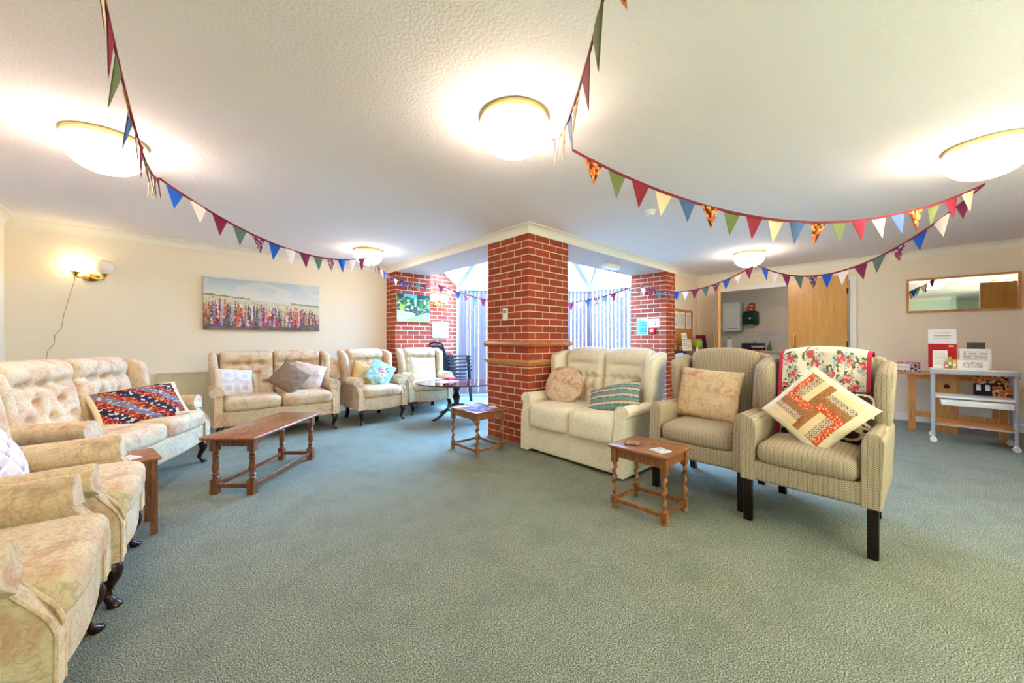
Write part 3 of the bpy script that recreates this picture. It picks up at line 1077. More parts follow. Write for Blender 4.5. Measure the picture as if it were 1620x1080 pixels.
# ------------------------------------------------------------------ loose cushions
def pillow(label, host, loc, yaw, tilt, roll, w, h, th, pat=None, mat=None, n=28, rnd=False, group='scatter cushions'):
    p = MB()
    for sg in (-1, 1):
        def fn(a, b):
            u, w_ = a * 2 - 1, b * 2 - 1
            if rnd:
                X, Z = u * math.sqrt(1 - w_ * w_ / 2), w_ * math.sqrt(1 - u * u / 2)
                e = max(0, 1 - max(abs(u), abs(w_)) ** 2.6) ** .5
            else:
                X, Z = u * (1 - .05 * (1 - w_ * w_) * u * u), w_ * (1 - .05 * (1 - u * u) * w_ * w_)
                e = max(0, (1 - u * u) * (1 - w_ * w_)) ** .42
            y = -sg * th / 2 * e
            y += .006 * mnoise.noise(Vector((X * 3, Z * 3, sg + w * 9))) * e * 2
            return (X * w / 2, y, Z * h / 2)
        p.grid(fn, n, n, colfn=(lambda a, b, sg=sg: pat(a * 2 - 1, b * 2 - 1)) if pat else None)
    # piped edge
    if rnd:
        ring = [(math.cos(q), math.sin(q)) for q in [2 * PI * k / 40 for k in range(41)]]
        p.tube([(x * w / 2 * .97, 0, z * h / 2 * .97) for x, z in ring], .006, 6)
        if pat:
            pass
    o = p.build('cushion', mat or m_cloth, None, 'all', merge=True)
    hr = host.rotation_euler.z
    o.matrix_world = Matrix.Translation(host.matrix_basis @ Vector(loc)) @ Matrix.Rotation(hr + yaw, 4, 'Z') @ Matrix.Rotation(-tilt, 4, 'X') @ Matrix.Rotation(roll, 4, 'Y')
    return tag(o, label, 'cushion', group)


R_ = math.radians


def nz(u, v, s=6, k=0):
    return mnoise.noise(Vector((u * s, v * s, k)))


def pat_dark(u, v):
    if max(abs(u), abs(v)) > .9 and (u > .6 or u < -.88):
        return S(232, 210, 170)
    d = (u * 1.6 + v) * 2.4
    k = int(math.floor(d)) % 4
    q = nz(u, v, 11, 3)
    if k == 0:
        return S(40, 44, 70) if q < .22 else S(210, 200, 190)
    if k == 2:
        return S(116, 112, 136) if q < .25 else S(190, 186, 190)
    return S(186, 58, 36) if q > .12 else (S(118, 40, 34) if q > -.12 else (S(214, 150, 90) if q > -.3 else S(60, 40, 70)))


def pat_pale(u, v):
    if max(abs(u), abs(v)) > .82:
        return S(232, 214, 192)
    a, b = (u * 1.2 + 5) % 1, (v * 1.2 + 5) % 1
    e = max(abs(a - .5), abs(b - .5))
    return S(216, 204, 200) if e > .36 else (S(230, 220, 212) if e > .2 else S(204, 204, 206))


def pat_brown(u, v):
    return S(134, 110, 92)


def pat_gold(u, v):
    return S(192, 148, 84)


def pat_cream(u, v):
    return S(220, 206, 178)


def pat_butterfly(u, v):
    def blob(x, y, r):
        return (u - x) ** 2 + (v - y) ** 2 < r * r
    if blob(-.12, .05, .2):
        return S(212, 84, 110) if nz(u, v, 9) > -.1 else S(240, 200, 190)
    if blob(.25, -.15, .27):
        return S(236, 214, 206) if nz(u, v, 8, 2) > -.12 else S(150, 110, 120)
    if blob(.05, -.5, .16):
        return S(240, 226, 150)
    if blob(.42, .35, .2):
        return S(70, 90, 100) if nz(u, v, 9, 5) > 0 else S(196, 220, 226)
    return S(146, 206, 220) if nz(u, v, 3, 7) > -.05 else S(196, 230, 232)


def pat_plaid_blue(u, v):
    a = (v * .75 + u * .2 + 4) * 2.6
    k = a % 1
    if k < .28:
        return S(206, 192, 162)
    if k < .42:
        return S(150, 112, 80)
    if k < .78:
        return S(112, 148, 156)
    return S(84, 118, 122) if (u * 3) % 1 > .4 else S(126, 150, 140)


def pat_plaid_white(u, v):
    a, b = (u * 2.2) % 1, (v * 2.2) % 1
    if a < .12 or b < .12:
        return S(240, 238, 236)
    if a < .45 and b < .45:
        return S(170, 160, 166)
    return S(214, 196, 186) if (a < .45 or b < .45) else S(226, 214, 202)


def pat_patch(u, v):
    """cream bordered pinwheel of strips"""
    if max(abs(u), abs(v)) > .80:
        return S(240, 226, 196)
    u, v = u / .8, v / .8
    # quadrant pinwheel
    x, y = u, v
    q = 0
    if u >= 0 and v >= 0:
        x, y = u, v
    elif u < 0 and v >= 0:
        x, y = v, -u; q = 1
    elif u < 0:
        x, y = -u, -v; q = 2
    else:
        x, y = -v, u; q = 3
    strip = int(min(3, y * 4))
    order = ['spot', 'brown', 'dots', 'cream'] if q % 2 == 0 else ['brown', 'cream', 'dots', 'spot']
    c = order[strip]
    g = nz(u, v, 22, 1)
    if c == 'spot':
        return S(222, 84, 52) if g < .22 else S(246, 214, 160)
    if c == 'brown':
        return S(164, 104, 62) if g < .05 else S(186, 128, 84)
    if c == 'dots':
        return S(218, 196, 168) if (math.sin(u * 60) * math.sin(v * 60)) < .25 else S(128, 92, 84)
    return S(242, 214, 168)


def pat_loops(u, v):
    for cx, cz, r in ((-.6, .5, .5), (.1, .2, .45), (.7, .6, .5), (-.3, -.6, .5), (.5, -.5, .48), (-.9, -.2, .4), (.9, -.1, .4), (0, .9, .4)):
        d = math.hypot(u - cx, v - cz)
        if abs(d - r) < .045 or abs(d - r * .55) < .04:
            return S(206, 190, 160)
    return S(50, 36, 32)


pillow('dark red and navy patchwork cushion on the corner floral sofa', sofa1, (.16, -.10, .60), R_(-48), R_(44), R_(-8), .55, .36, .12, pat_dark, n=52)
pillow('pale square patchwork cushion at the left end of the painting-wall sofa', sofa2, (-.42, -.02, .625), R_(24), R_(20), R_(8), .40, .34, .12, pat_pale, n=30)
pillow('brown velvet cushion turned on its corner on the painting-wall sofa', sofa2, (.10, -.17, .66), R_(-6), R_(32), R_(40), .34, .34, .13, pat_brown)
pillow('pale floral cushion behind the brown velvet cushion', sofa2, (.33, -.03, .65), R_(-12), R_(24), R_(16), .38, .36, .13, mat=m_palefab)
pillow('small beige flowered cushion poking out beyond the right wing of the painting-wall sofa', sofa2, (.66, .17, .74), R_(20), R_(14), R_(30), .30, .28, .09, mat=m_rosefab)
pillow('gold satin cushion in the armchair, behind the butterfly cushion', chd, (-.13, .01, .64), R_(20), R_(22), R_(24), .34, .34, .12, pat_gold)
pillow('pale blue butterfly and rose cushion on the floral armchair', chd, (.06, -.14, .655), R_(-10), R_(30), R_(32), .34, .34, .12, pat_butterfly, n=44)
pillow('plain cream cushion on the armchair before the left brick pier', che, (-.03, -.02, .65), R_(4), R_(16), R_(4), .42, .38, .12, pat_cream)
pillow('pale grey plaid cushion against the left edge armchair back', chc, (.02, .05, .62), R_(4), R_(24), R_(-18), .40, .36, .12, pat_plaid_white, n=30)
pillow('round pink rose print cushion at the left end of the beige sofa', csofa, (-.29, -.08, .66), R_(12), R_(22), R_(10), .42, .40, .13, mat=m_pinkfab, rnd=True)
pillow('blue and tan plaid cushion lying by the beige sofa right arm', csofa, (.30, -.10, .605), R_(-6), R_(46), R_(-24), .50, .30, .11, pat_plaid_blue, n=48)
pillow('beige rose print cushion standing on the tweed armchair next to the sofa', chf, (-.03, .0, .70), R_(0), R_(16), R_(3), .46, .40, .13, mat=m_rosefab)
pillow('black cushion with cream loops behind the patchwork diamond cushion', chg, (.04, .03, .65), R_(0), R_(15), R_(0), .46, .34, .10, pat_loops, n=64)
pillow('cream bordered orange and brown patchwork cushion standing on its corner', chg, (.02, -.14, .705), R_(-3), R_(24), R_(38), .405, .405, .12, pat_patch, n=80)


# ------------------------------------------------------------------ throws
def rose_col(u, v):
    if u < .045 or u > .955:
        return S(206, 58, 92)
    cells = ((.13, .84), (.36, .88), (.42, .80), (.70, .85), (.78, .83), (.94, .80), (.18, .69), (.27, .61), (.52, .70), (.60, .71), (.77, .67), (.84, .58), (.10, .55), (.45, .52), (.62, .50), (.2, .2), (.5, .25), (.8, .2), (.35, .08))
    for cx, cz in cells:
        d = math.hypot((u - cx) * 1.0, (v - cz) * 1.15)
        if d < .05:
            return S(206, 92, 96) if nz(u, v, 30, 2) > -.08 else S(234, 170, 160)
        if d < .095:
            q = nz(u, v, 26, 4)
            if q > .12:
                return S(92, 118, 88)
            if q < -.22:
                return S(168, 184, 204)
    q = nz(u, v, 9, 9)
    return S(238, 226, 206) if q > -.25 else S(206, 212, 214)


t = thing('rose_throw', 'rose print throw with pink edges draped over the tweed armchair back', 'throw', chg.location, chg.rotation_euler.z)
tw = MB()
def throw_path(s_):
    # from the seat up the front of the back, over the top, down behind
    zt = 1.08
    if s_ < .72:
        f = s_ / .72; z = .52 + (zt - .03 - .52) * f
        return (.118 + .10 * ((z - .49) / .58) - .034 - .008 * math.sin(PI * f), z)
    f = (s_ - .72) / .28
    if f < .5:
        a = f / .5 * PI
        return (.235 + .055 - .09 * math.cos(a) * 1.0, zt - .03 + .028 * math.sin(a))
    return (.39 + .02 - .0 * f, zt - .03 - (f - .5) * .7)
for off in (0, .006):
    def fn(a, b, off=off):
        y, z = throw_path(b)
        x = -.235 + .47 * a
        y += .006 * math.sin(a * 14 + b * 3)
        z += .035 * (1 - (2 * a - 1) ** 2) * sm((z - .95) / .15) - .035
        if b > .86:
            y += off
        else:
            y -= off
            z += off * (1 if b > .6 else 0)
        return (x, y, z)
    tw.grid(fn, 110, 110, colfn=lambda a, b: rose_col(a, b * 1.25 % 1.0 if b < .8 else (b - .8) * 2))
tw.build('cloth', m_cloth, t, 'all')
t = thing('blue_throw', 'pale blue cloth with dark edge hung on the side of the tweed armchair', 'throw', chf.location, chf.rotation_euler.z)
bl = MB()
def blue_col(a, b):
    return S(30, 34, 48) if b > .96 or a < .04 else S(188, 206, 236)
for off in (0, .005):
    def fn(a, b, off=off):
        z = .60 + .42 * b
        y = .18 + .24 * a + .08 * b
        x = -.345 - .05 * b - .012 * math.sin(a * 9) - off
        return (x, y, z - .06 * (a - .5) ** 2)
    bl.grid(fn, 16, 24, colfn=blue_col)
bl.build('cloth', m_cloth, t, 'all')


# ================================================================== TABLES
def turned_leg(h, x, y, blk=.05):
    m = MB()
    m.rbox((x, y, .055), (blk, blk, .11), .004, 1)
    m.rbox((x, y, h - .045), (blk, blk, .09), .004, 1)
    k = h - .2
    pr = [(.020, 0), (.024, .01), (.016, .022), (.026, .035), (.014, .05), (.022, .062), (.024, .09), (.021, k * .5), (.017, k - .06), (.024, k - .045), (.015, k - .035), (.024, k - .02), (.016, k - .01), (.022, k)]
    m.lathe(pr, (x, y, .11), 16)
    return m


def twist_leg(h, x, y, blk=.038):
    m = MB()
    m.lathe([(.015, 0), (.02, .006), (.014, .025), (.019, .03)], (x, y, 0), 12)
    m.rbox((x, y, .058), (blk, blk, .06), .004, 1)
    m.rbox((x, y, h - .05), (blk, blk, .10), .004, 1)
    z0_, z1_ = .085, h - .10
    rings = []
    for i in range(41):
        f = i / 40; z = z0_ + (z1_ - z0_) * f
        a = f * 2 * PI * 3.2
        amp = .0065 * min(1, f * 8, (1 - f) * 8)
        r = .0125 + .003 * (1 if min(f, 1 - f) < .03 else 0)
        rings.append([(x + amp * math.cos(a) + r * math.cos(2 * PI * k / 10), y + amp * math.sin(a) + r * math.sin(2 * PI * k / 10), z) for k in range(10)])
    m.loft(rings)
    return m


# long coffee table
t = thing('coffee_table', 'long oak coffee table on turned legs before the floral sofas', 'coffee table', (.655, 3.655, 0), R_(46.5))
LX, LY = .39, .135
MB().rbox((0, 0, .418), (.93, .40, .022), .009, 2).build('table_top', m_oaktopx, t, True)
for sx_ in (-1, 1):
    for sy in (-1, 1):
        turned_leg(.407, sx_ * LX, sy * LY).build('leg', m_oak, t, True)
for sy in (-1, 1):
    arch = [(-LX, .405), (-LX, .345), (-LX + .05, .352), (-LX + .10, .372), (-.2, .382), (0, .386), (.2, .382), (LX - .10, .372), (LX - .05, .352), (LX, .345), (LX, .405)]
    MB().prism(arch, sy * LY - .009, sy * LY + .009, 'y').build('apron', m_oak, t)
    MB().rbox((0, sy * LY, .062), (LX * 2, .022, .03), .004, 1).build('stretcher', m_oak, t, True)
for sx_ in (-1, 1):
    MB().box((sx_ * LX - .009, -LY, .35), (sx_ * LX + .009, LY, .405)).build('apron', m_oak, t)
    MB().rbox((sx_ * LX, 0, .062), (.022, LY * 2, .03), .004, 1).build('stretcher', m_oak, t, True)


def twist_table(label, loc, rz, lx, ly, h, over=.03):
    t = thing('side_table', label, 'side table', loc, rz, 'barley twist side tables')
    MB().rbox((0, 0, h - .009), (2 * lx + .04 + over, 2 * ly + .04 + over, .018), .007, 2).build('table_top', m_oaktop, t, True)
    for sx_ in (-1, 1):
        for sy in (-1, 1):
            twist_leg(h - .018, sx_ * lx, sy * ly).build('leg', m_twist, t, True)
    for sy in (-1, 1):
        MB().box((-lx, sy * ly - .008, h - .08), (lx, sy * ly + .008, h - .018)).build('apron', m_twist, t)
        MB().rbox((0, sy * ly, .058), (2 * lx, .018, .026), .004, 1).build('stretcher', m_twist, t, True)
    for sx_ in (-1, 1):
        MB().box((sx_ * lx - .008, -ly, h - .08), (sx_ * lx + .008, ly, h - .018)).build('apron', m_twist, t)
        MB().rbox((sx_ * lx, 0, .058), (.018, 2 * ly, .026), .004, 1).build('stretcher', m_twist, t, True)
    return t


twA = twist_table('oak side table with twisted legs and leaflets, against the brick pillar', (2.355, 3.02, 0), 0, .16, .20, .43)
twB = twist_table('oak side table with twisted legs and two coasters, before the tweed armchairs', (2.36, 1.18, 0), 0, .145, .17, .425)

# small dark table between armchair and corner sofa
t = thing('small_table', 'small dark side table with a leaflet, between left armchair and corner sofa', 'side table', (-.20, 3.10, 0), R_(8))
MB().rbox((0, 0, .437), (.37, .30, .018), .006, 1).build('table_top', m_oaktopx, t, True)
for sx_ in (-1, 1):
    for sy in (-1, 1):
        MB().box((sx_ * .155 - .014, sy * .12 - .014, 0), (sx_ * .155 + .014, sy * .12 + .014, .428)).build('leg', m_oak, t)
for sy in (-1, 1):
    MB().box((-.155, sy * .12 - .008, .375), (.155, sy * .12 + .008, .428)).build('apron', m_oak, t)
for sx_ in (-1, 1):
    MB().box((sx_ * .155 - .008, -.12, .375), (sx_ * .155 + .008, .12, .428)).build('apron', m_oak, t)
    MB().box((sx_ * .155 - .008, -.12, .13), (sx_ * .155 + .008, .12, .155)).build('stretcher', m_oak, t)

# pedestal table
t = thing('pedestal_table', 'glossy oval mahogany table on splayed pedestal, left of the pillar', 'table', (3.03, 4.36, 0), R_(-43))
el = []
tb = MB()
for s_, z in ((.94, .500), (.985, .503), (1, .511), (1, .516), (.99, .522)):
    el.append([(.57 * s_ * math.cos(2 * PI * k / 48), .45 * s_ * math.sin(2 * PI * k / 48), z) for k in range(48)])
tb.loft(el); tb.build('table_top', m_mahog, t, True)
MB().lathe([(.09, .13), (.07, .16), (.05, .2), (.035, .25), (.05, .29), (.06, .33), (.04, .37), (.035, .40), (.05, .43), (.05, .46), (.12, .48), (.12, .502)], n=20).build('pedestal', m_darkleg, t, True)
for k in range(4):
    a = PI / 4 + k * PI / 2 + R_(43) - R_(45) + R_(2)
    lg = MB(); pts = [(.05, .20), (.12, .19), (.2, .13), (.28, .075), (.36, .045), (.40, .038)]
    rings = []
    for i, (r, z) in enumerate(pts):
        hh, ww = (.035 - .004 * i, .022 - .002 * i)
        ca, sa = math.cos(a), math.sin(a)
        rings.append([(r * ca - w * sa, r * sa + w * ca, z + q) for w, q in ((-ww, -hh * .6), (ww, -hh * .6), (ww, hh * .6), (-ww, hh * .6))])
    lg.loft(rings); lo = lg.build('leg', m_darkleg, t, True)
    cs = MB(); cs.lathe([(.012, 0), (.016, .006), (.016, .02), (.01, .03), (.01, .04)], (.40 * math.cos(a), .40 * math.sin(a), 0), 10)
    cs.build('castor', m_brass, lo, True)


# ------------------------------------------------------------------ papers and bits on the tables
def flat_item(name, label, cat, loc, rz, w, d, h, fn, n=(16, 12), group=None, tilt=None):
    """thin flat thing with a printed top"""
    b = MB()
    b.grid(lambda u, v: ((u - .5) * w, (v - .5) * d, h), n[0], n[1], colfn=lambda u, v: fn(u, v))
    c = fn(.5, .02)
    b.box((-w / 2, -d / 2, 0), (w / 2, d / 2, h - .0003), col=c)
    o = b.build(name, m_attr)
    o.location = loc; o.rotation_euler = tilt or (0, 0, rz)
    return tag(o, label, cat, group)


def lines(bgc, ink, k=14, margin=.12, head=None):
    def fn(u, v):
        if head and v > head[0]:
            return head[1]
        if margin < u < 1 - margin and margin < v < 1 - margin and int(v * k * 2) % 2 == 0 and nz(u * 3, int(v * k * 2), 2, 1) > -.25:
            return ink
        return bgc
    return fn


WH = S(240, 238, 232)
flat_item('leaflet', 'white leaflet lying on the small dark side table', 'leaflet', (-.17, 3.05, .4465), R_(30), .15, .11, .002, lines(WH, S(170, 140, 140), 8))
flat_item('magazine', 'blue magazine on the near corner of the table by the pillar', 'magazine', (2.33, 2.93, .4305), R_(12), .26, .20, .004, lambda u, v: S(96, 132, 206) if nz(u, v, 5) > -.1 else S(190, 160, 190), group='papers on the pillar table')
flat_item('leaflet', 'white leaflet at the left corner of the table by the pillar', 'leaflet', (2.25, 3.17, .4305), R_(-10), .16, .10, .002, lines(WH, S(160, 170, 190), 8), group='papers on the pillar table')
flat_item('leaflet', 'pale pink leaflet in the middle of the table by the pillar', 'leaflet', (2.40, 3.14, .4305), R_(20), .15, .14, .002, lambda u, v: S(206, 176, 196) if nz(u, v, 5) > -.1 else S(180, 180, 190), group='papers on the pillar table')
flat_item('envelope', 'cream envelope at the right end of the table by the pillar', 'envelope', (2.48, 2.92, .4305), R_(60), .14, .07, .002, lambda u, v: S(234, 214, 170), group='papers on the pillar table')
flat_item('coaster', 'brown cork coaster with green centre on the twisted-leg table', 'coaster', (2.31, 1.27, .4255), R_(20), .095, .095, .008, lambda u, v: S(86, 110, 92) if .28 < u < .72 and .28 < v < .72 else (S(176, 132, 92) if max(abs(u - .5), abs(v - .5)) < .42 else S(120, 72, 44)))
flat_item('coaster', 'pale picture coaster on the twisted-leg table', 'coaster', (2.29, 1.07, .4255), R_(-20), .095, .095, .006, lambda u, v: S(150, 170, 190) if nz(u, v, 5) > 0 else S(228, 220, 206))
flat_item('cloth_mat', 'pink crocheted mat on the oval mahogany table', 'mat', (2.95, 4.52, .5225), R_(10), .34, .26, .002, lambda u, v: S(190, 110, 160) if nz(u, v, 7) > -.05 else S(232, 206, 216), (24, 20))
t = thing('tissue_box', 'red and white box on the far side of the oval table', 'box', (3.12, 4.66, .5225), R_(20))
MB().rbox((0, 0, .02), (.16, .09, .04), .004, 1).build('carton', M('red_card', (214, 54, 40), .5), t, True)
MB().rbox((.02, 0, .046), (.10, .06, .012), .005, 1).build('lid', M('lilac_card', (206, 190, 226), .5), t, True)

# ================================================================== STACK OF BLACK CHAIRS
def plastic_chair(label, loc, rz):
    t = thing('stacking_chair', label, 'chair', loc, rz, 'stack of black plastic chairs')
    t.scale = (.92, .92, .88)
    MB().rbox((0, 0, .43), (.44, .44, .02), .009, 3).build('seat', m_black_pl, t, True)
    bk = MB()
    def bp(x, f):
        return (x * (1 - .12 * f * f), .20 + .16 * f, .43 + .46 * f)
    for k in range(7):
        x = -.19 + k * .0633
        bk.tube([bp(x, f / 6) for f in range(7)], .011, 6)
    bk.tube([bp(-.215, f / 8) for f in range(9)] + [(x, .365, .90 + .03 * (1 - (x / .19) ** 2)) for x in (-.18, -.12, -.06, 0, .06, .12, .18)] + [bp(.215, 1 - f / 8) for f in range(9)], .017, 8)
    bk.build('backrest', m_black_pl, t, True)
    for sg in (-1, 1):
        a = MB()
        a.loft([[(sg * .25 + w, y, z + q) for w, q in ((-.03, -.014), (.03, -.014), (.03, .014), (-.03, .014))] for y, z in ((.27, .655), (.1, .66), (-.1, .66), (-.25, .655), (-.275, .635))])
        a.build('armrest', m_black_pl, t, True)
        l = MB(); l.loft([[(sg * (.25 + s_ * .02) + w, y + q, z) for w, q in ((-.022, -.02), (.022, -.02), (.022, .02), (-.022, .02))] for y, z, s_ in ((-.23, .655, 0), (-.245, .4, .4), (-.27, 0, 1))])
        l.build('front_leg', m_black_pl, t, True)
        l = MB(); l.loft([[(sg * (.21 + s_ * .03) + w, y + q, z) for w, q in ((-.02, -.02), (.02, -.02), (.02, .02), (-.02, .02))] for y, z, s_ in ((.22, .43, 0), (.27, 0, 1))])
        l.build('rear_leg', m_black_pl, t, True)
    return t


stack_names = ['bottom black plastic chair of the stack beside the bay blinds', 'second black plastic chair up in the stack beside the bay blinds', 'third black plastic chair up in the stack beside the bay blinds',
               'fourth black plastic chair up in the stack beside the bay blinds', 'topmost black plastic chair of the stack beside the bay blinds']
sc0 = plastic_chair(stack_names[0], (3.84, 5.68, 0), R_(97))
for k in range(1, 5):
    copy_thing(sc0, (3.84 - .006 * k, 5.68, .062 * k), R_(97), stack_names[k])

# ================================================================== WALL THINGS
def panel(name, label, cat, loc, rz, w, h, depth, fn, n, frame=None, group=None):
    """flat picture hung on a wall; local -y faces the room, loc = centre of its back"""
    t = thing(name, label, cat, loc, rz, group)
    b = MB()
    b.grid(lambda u, v: ((u - .5) * w, -depth, (v - .5) * h), n[0], n[1], colfn=fn)
    b.box((-w / 2, -depth + .0006, -h / 2), (w / 2, 0, h / 2), col=fn(.02, .02))
    b.build('picture' if frame else 'canvas', m_attr, t)
    if frame:
        fw, fm = frame; f = MB()
        for a, c in (((-w / 2 - fw, -h / 2 - fw), (w / 2 + fw, -h / 2)), ((-w / 2 - fw, h / 2), (w / 2 + fw, h / 2 + fw)), ((-w / 2 - fw, -h / 2), (-w / 2, h / 2)), ((w / 2, -h / 2), (w / 2 + fw, h / 2))):
            f.box((a[0], -depth - .008, a[1]), (c[0], 0, c[1]))
        f.build('frame', fm, t)
    return t


rf = random.Random(3)
spikes = []
for i in range(190):
    x = rf.random(); top = .60 - .20 * x + rf.uniform(-.12, .06)
    spikes.append((x, rf.uniform(.05, .3), top, rf.uniform(.006, .013), rf.choice([(196, 58, 46), (196, 58, 46), (150, 140, 186), (176, 166, 204), (222, 210, 204), (226, 166, 112), (128, 60, 70), (216, 172, 176), (112, 92, 128), (216, 100, 60), (98, 90, 88), (196, 186, 140), (140, 140, 104)])))


def paint(u, v):
    hz = .66 - .14 * u
    for x, b_, tp_, wd_, c in spikes:
        if b_ < v < tp_ and abs(u - x) < wd_ * (1.1 - .7 * (v - b_) / (tp_ - b_ + 1e-6)):
            if nz(u * 3, v, 26, x * 50) > -.18:
                j = nz(u, v, 40, 5) * 60
                return S(*[max(10, min(250, q + j)) for q in c])
    if v > hz:
        f = (v - hz) / (1 - hz)
        if f < .16 and (u < .36 or .72 < u) and f < .05 + .16 * abs(nz(u, 0, 9, 3)):
            return S(138, 134, 98)
        cl = nz(u * .6, v, 7, 8)
        a = (204, 206, 200) if cl > .1 else (182, 198, 202)
        w = min(1, f * 1.1)
        return S(*[(222, 216, 204)[i] * (1 - w) + a[i] * w for i in range(3)])
    f = v / hz
    q = nz(u, v, 18, 2)
    if f > .72:
        return S(206 + 14 * q, 202 + 14 * q, 172 + 14 * q)
    if f > .45:
        return S(168 + 24 * q, 168 + 24 * q, 132 + 24 * q)
    return S(116 + 40 * q, 98 + 30 * q, 96 + 30 * q)


panel('flower_painting', 'long unframed canvas painting of red and purple flowers in a field', 'painting', (1.06, YL - .004, 1.586), R_(0), 1.35, .665, .035, paint, (240, 120))


def garden(u, v):
    q = nz(u, v, 10, 1) + .5 * nz(u, v, 26, 2)
    if v > .88 + .1 * nz(u, 0, 5, 4):
        return S(90, 160, 206) if .2 < u < .6 else S(40, 56, 60)
    if v < .34 and u > .36 + .9 * (.34 - v) * (-.3) and v < .06 + .42 * (u - .2):
        return S(164 + 20 * q, 190 + 12 * q, 112 + 10 * q)
    if v < .42 - .2 * u and u < .55 and v < .5 - .5 * (u - .25):
        return S(200 + 16 * q, 186 + 16 * q, 166 + 16 * q)
    if v < .42 and u > .25 and q > .25:
        return S(96, 60, 56)
    if u < .3 and v < .62 and q > -.15:
        return S(176, 186, 74)
    if q > .35:
        return S(214, 206, 170)
    if q > .05:
        return S(112, 150, 74)
    return S(52, 84, 52) if v > .6 or q > -.3 else S(76, 76, 110)


panel('garden_photograph', 'unframed garden photograph on canvas hung on the left brick pier', 'picture', (3.135, 5.80, 1.652), 0, .61, .46, .025, garden, (110, 84))


def sketch(u, v):
    if .3 < v < .75 and .2 < u < .8 and nz(u * 1.6, v, 14, 2) > .28:
        return S(110, 118, 120)
    return S(186, 190, 192)


panel('framed_sketch', 'small pale grey framed sketch on the brick wall under the twin lamp', 'picture', (3.87, YL, 1.303), 0, .31, .27, .014, sketch, (48, 40), (.02, M('silver_frame', (206, 210, 214), .3, .3)))


def poster(u, v):
    if max(abs(u - .5) * 1.0, abs(v - .5)) > .45:
        return WH
    if v > .78:
        return S(150, 190, 220) if u < .8 - (v - .78) * 2 else WH
    if (v * 9) % 1 < .22 and u > .25:
        return S(220, 236, 246)
    return S(64, 146, 206) if u > .28 else S(120, 176, 214)


panel('fire_notice', 'blue and white fire action notice on the right brick pier', 'notice', (6.06, 3.152, 1.345), -PI / 2, .205, .295, .006, poster, (36, 48))


def arrow(u, v):
    if .62 < u < .68 and .3 < v < .8:
        return S(40, 116, 110)
    if .25 < v < .48 and abs(u - .65) < (v - .22) * .42:
        return S(40, 116, 110)
    return WH


panel('arrow_notice', 'white notice with green down arrow beside the fire notice', 'notice', (6.06, 2.945, 1.396), -PI / 2, .185, .15, .004, arrow, (40, 32))
t = thing('fire_call_point', 'red fire alarm call point below the arrow notice', 'alarm', (6.06, 2.965, 1.272), -PI / 2)
MB().rbox((0, -.02, 0), (.10, .04, .10), .008, 1).build('case', M('red_plastic', (206, 30, 34), .35), t, True)
MB().box((-.03, -.043, -.02), (.025, -.039, .022)).build('push_glass', M('white_plastic', (226, 226, 226), .3), t)

# radiator
t = thing('radiator', 'cream panel radiator on the left wall between the two floral sofas', 'radiator', (.26, YL, 0), 0)
rd = MB(); W_, n_ = .62, 22
prof = []
for i in range(n_):
    x = -W_ / 2 + W_ * i / n_; s_ = W_ / n_
    prof += [(x, -.085), (x + s_ * .3, -.085), (x + s_ * .4, -.075), (x + s_ * .9, -.075)]
prof += [(W_ / 2, -.085), (W_ / 2, -.03), (-W_ / 2, -.03)]
rd.loft([[(x, y, z) for x, y in prof] for z in (.14, .72)])
rd.build('panel', m_rad, t)
MB().box((-W_ / 2, -.095, .715), (W_ / 2, -.02, .73)).build('top_grille', m_rad, t)
br = MB(); br.box((-.2, -.03, .2), (-.17, 0, .6)); br.box((.17, -.03, .2), (.2, 0, .6)); br.build('bracket', m_rad, t)
vv = MB(); vv.tube([(W_ / 2 - .01, -.05, .17), (W_ / 2 + .05, -.05, .17), (W_ / 2 + .05, -.05, .0)], .008, 8); vv.build('pipe', m_white, t, True)

# mirror
t = thing('mirror', 'long wood framed mirror on the right wall', 'mirror', (XR, -.455, 1.72), -PI / 2)
MB().box((-.452, -.02, -.208), (.452, -.004, .208)).build('glass', m_mirror, t)
f = MB()
for a, c in (((-.475, -.23), (.475, -.205)), ((-.475, .205), (.475, .23)), ((-.475, -.205), (-.45, .205)), ((.45, -.205), (.475, .205))):
    f.box((a[0], -.03, a[1]), (c[0], 0, c[1]))
f.build('frame', m_pine, t)

# ------------------------------------------------------------------ notice board and sideboard in the recess
t = thing('notice_board', 'cork notice board with wooden edge in the recess left of the kitchen', 'notice board', (6.86, 2.80, 1.34), 0)
MB().box((-.40, -.012, -.30), (.40, 0, .30)).build('cork', M('cork', (190, 140, 78), .9), t)
f = MB()
for a, c in (((-.42, -.32), (.42, -.30)), ((-.42, .30), (.42, .32)), ((-.42, -.30), (-.40, .30)), ((.40, -.30), (.42, .30))):
    f.box((a[0], -.02, a[1]), (c[0], 0, c[1]))
f.build('frame', m_pine, t)
for k, (dx, lb) in enumerate(((-.26, 'white typed sheet at the left of the notice board'), (-.03, 'white typed sheet in the middle of the notice board'), (.24, 'white typed sheet at the right of the notice board, curling slightly'))):
    o = panel('notice_sheet', lb, 'notice', (6.86 + dx, 2.786, 1.465), R_(0), .205, .295, .003, lines(WH, S(186, 184, 180), 16), (24, 40), group='sheets on the notice board')
    if k == 2:
        o.rotation_euler = (0, R_(-3), 0)
t = thing('sideboard', 'low brown sideboard under the notice board', 'sideboard', (6.98, 2.62, 0), 0)
MB().box((-.50, -.15, .05), (.50, .15, .90)).build('body', m_oak, t)
MB().box((-.52, -.17, .90), (.52, .16, .93)).build('top', m_oaktopx, t)
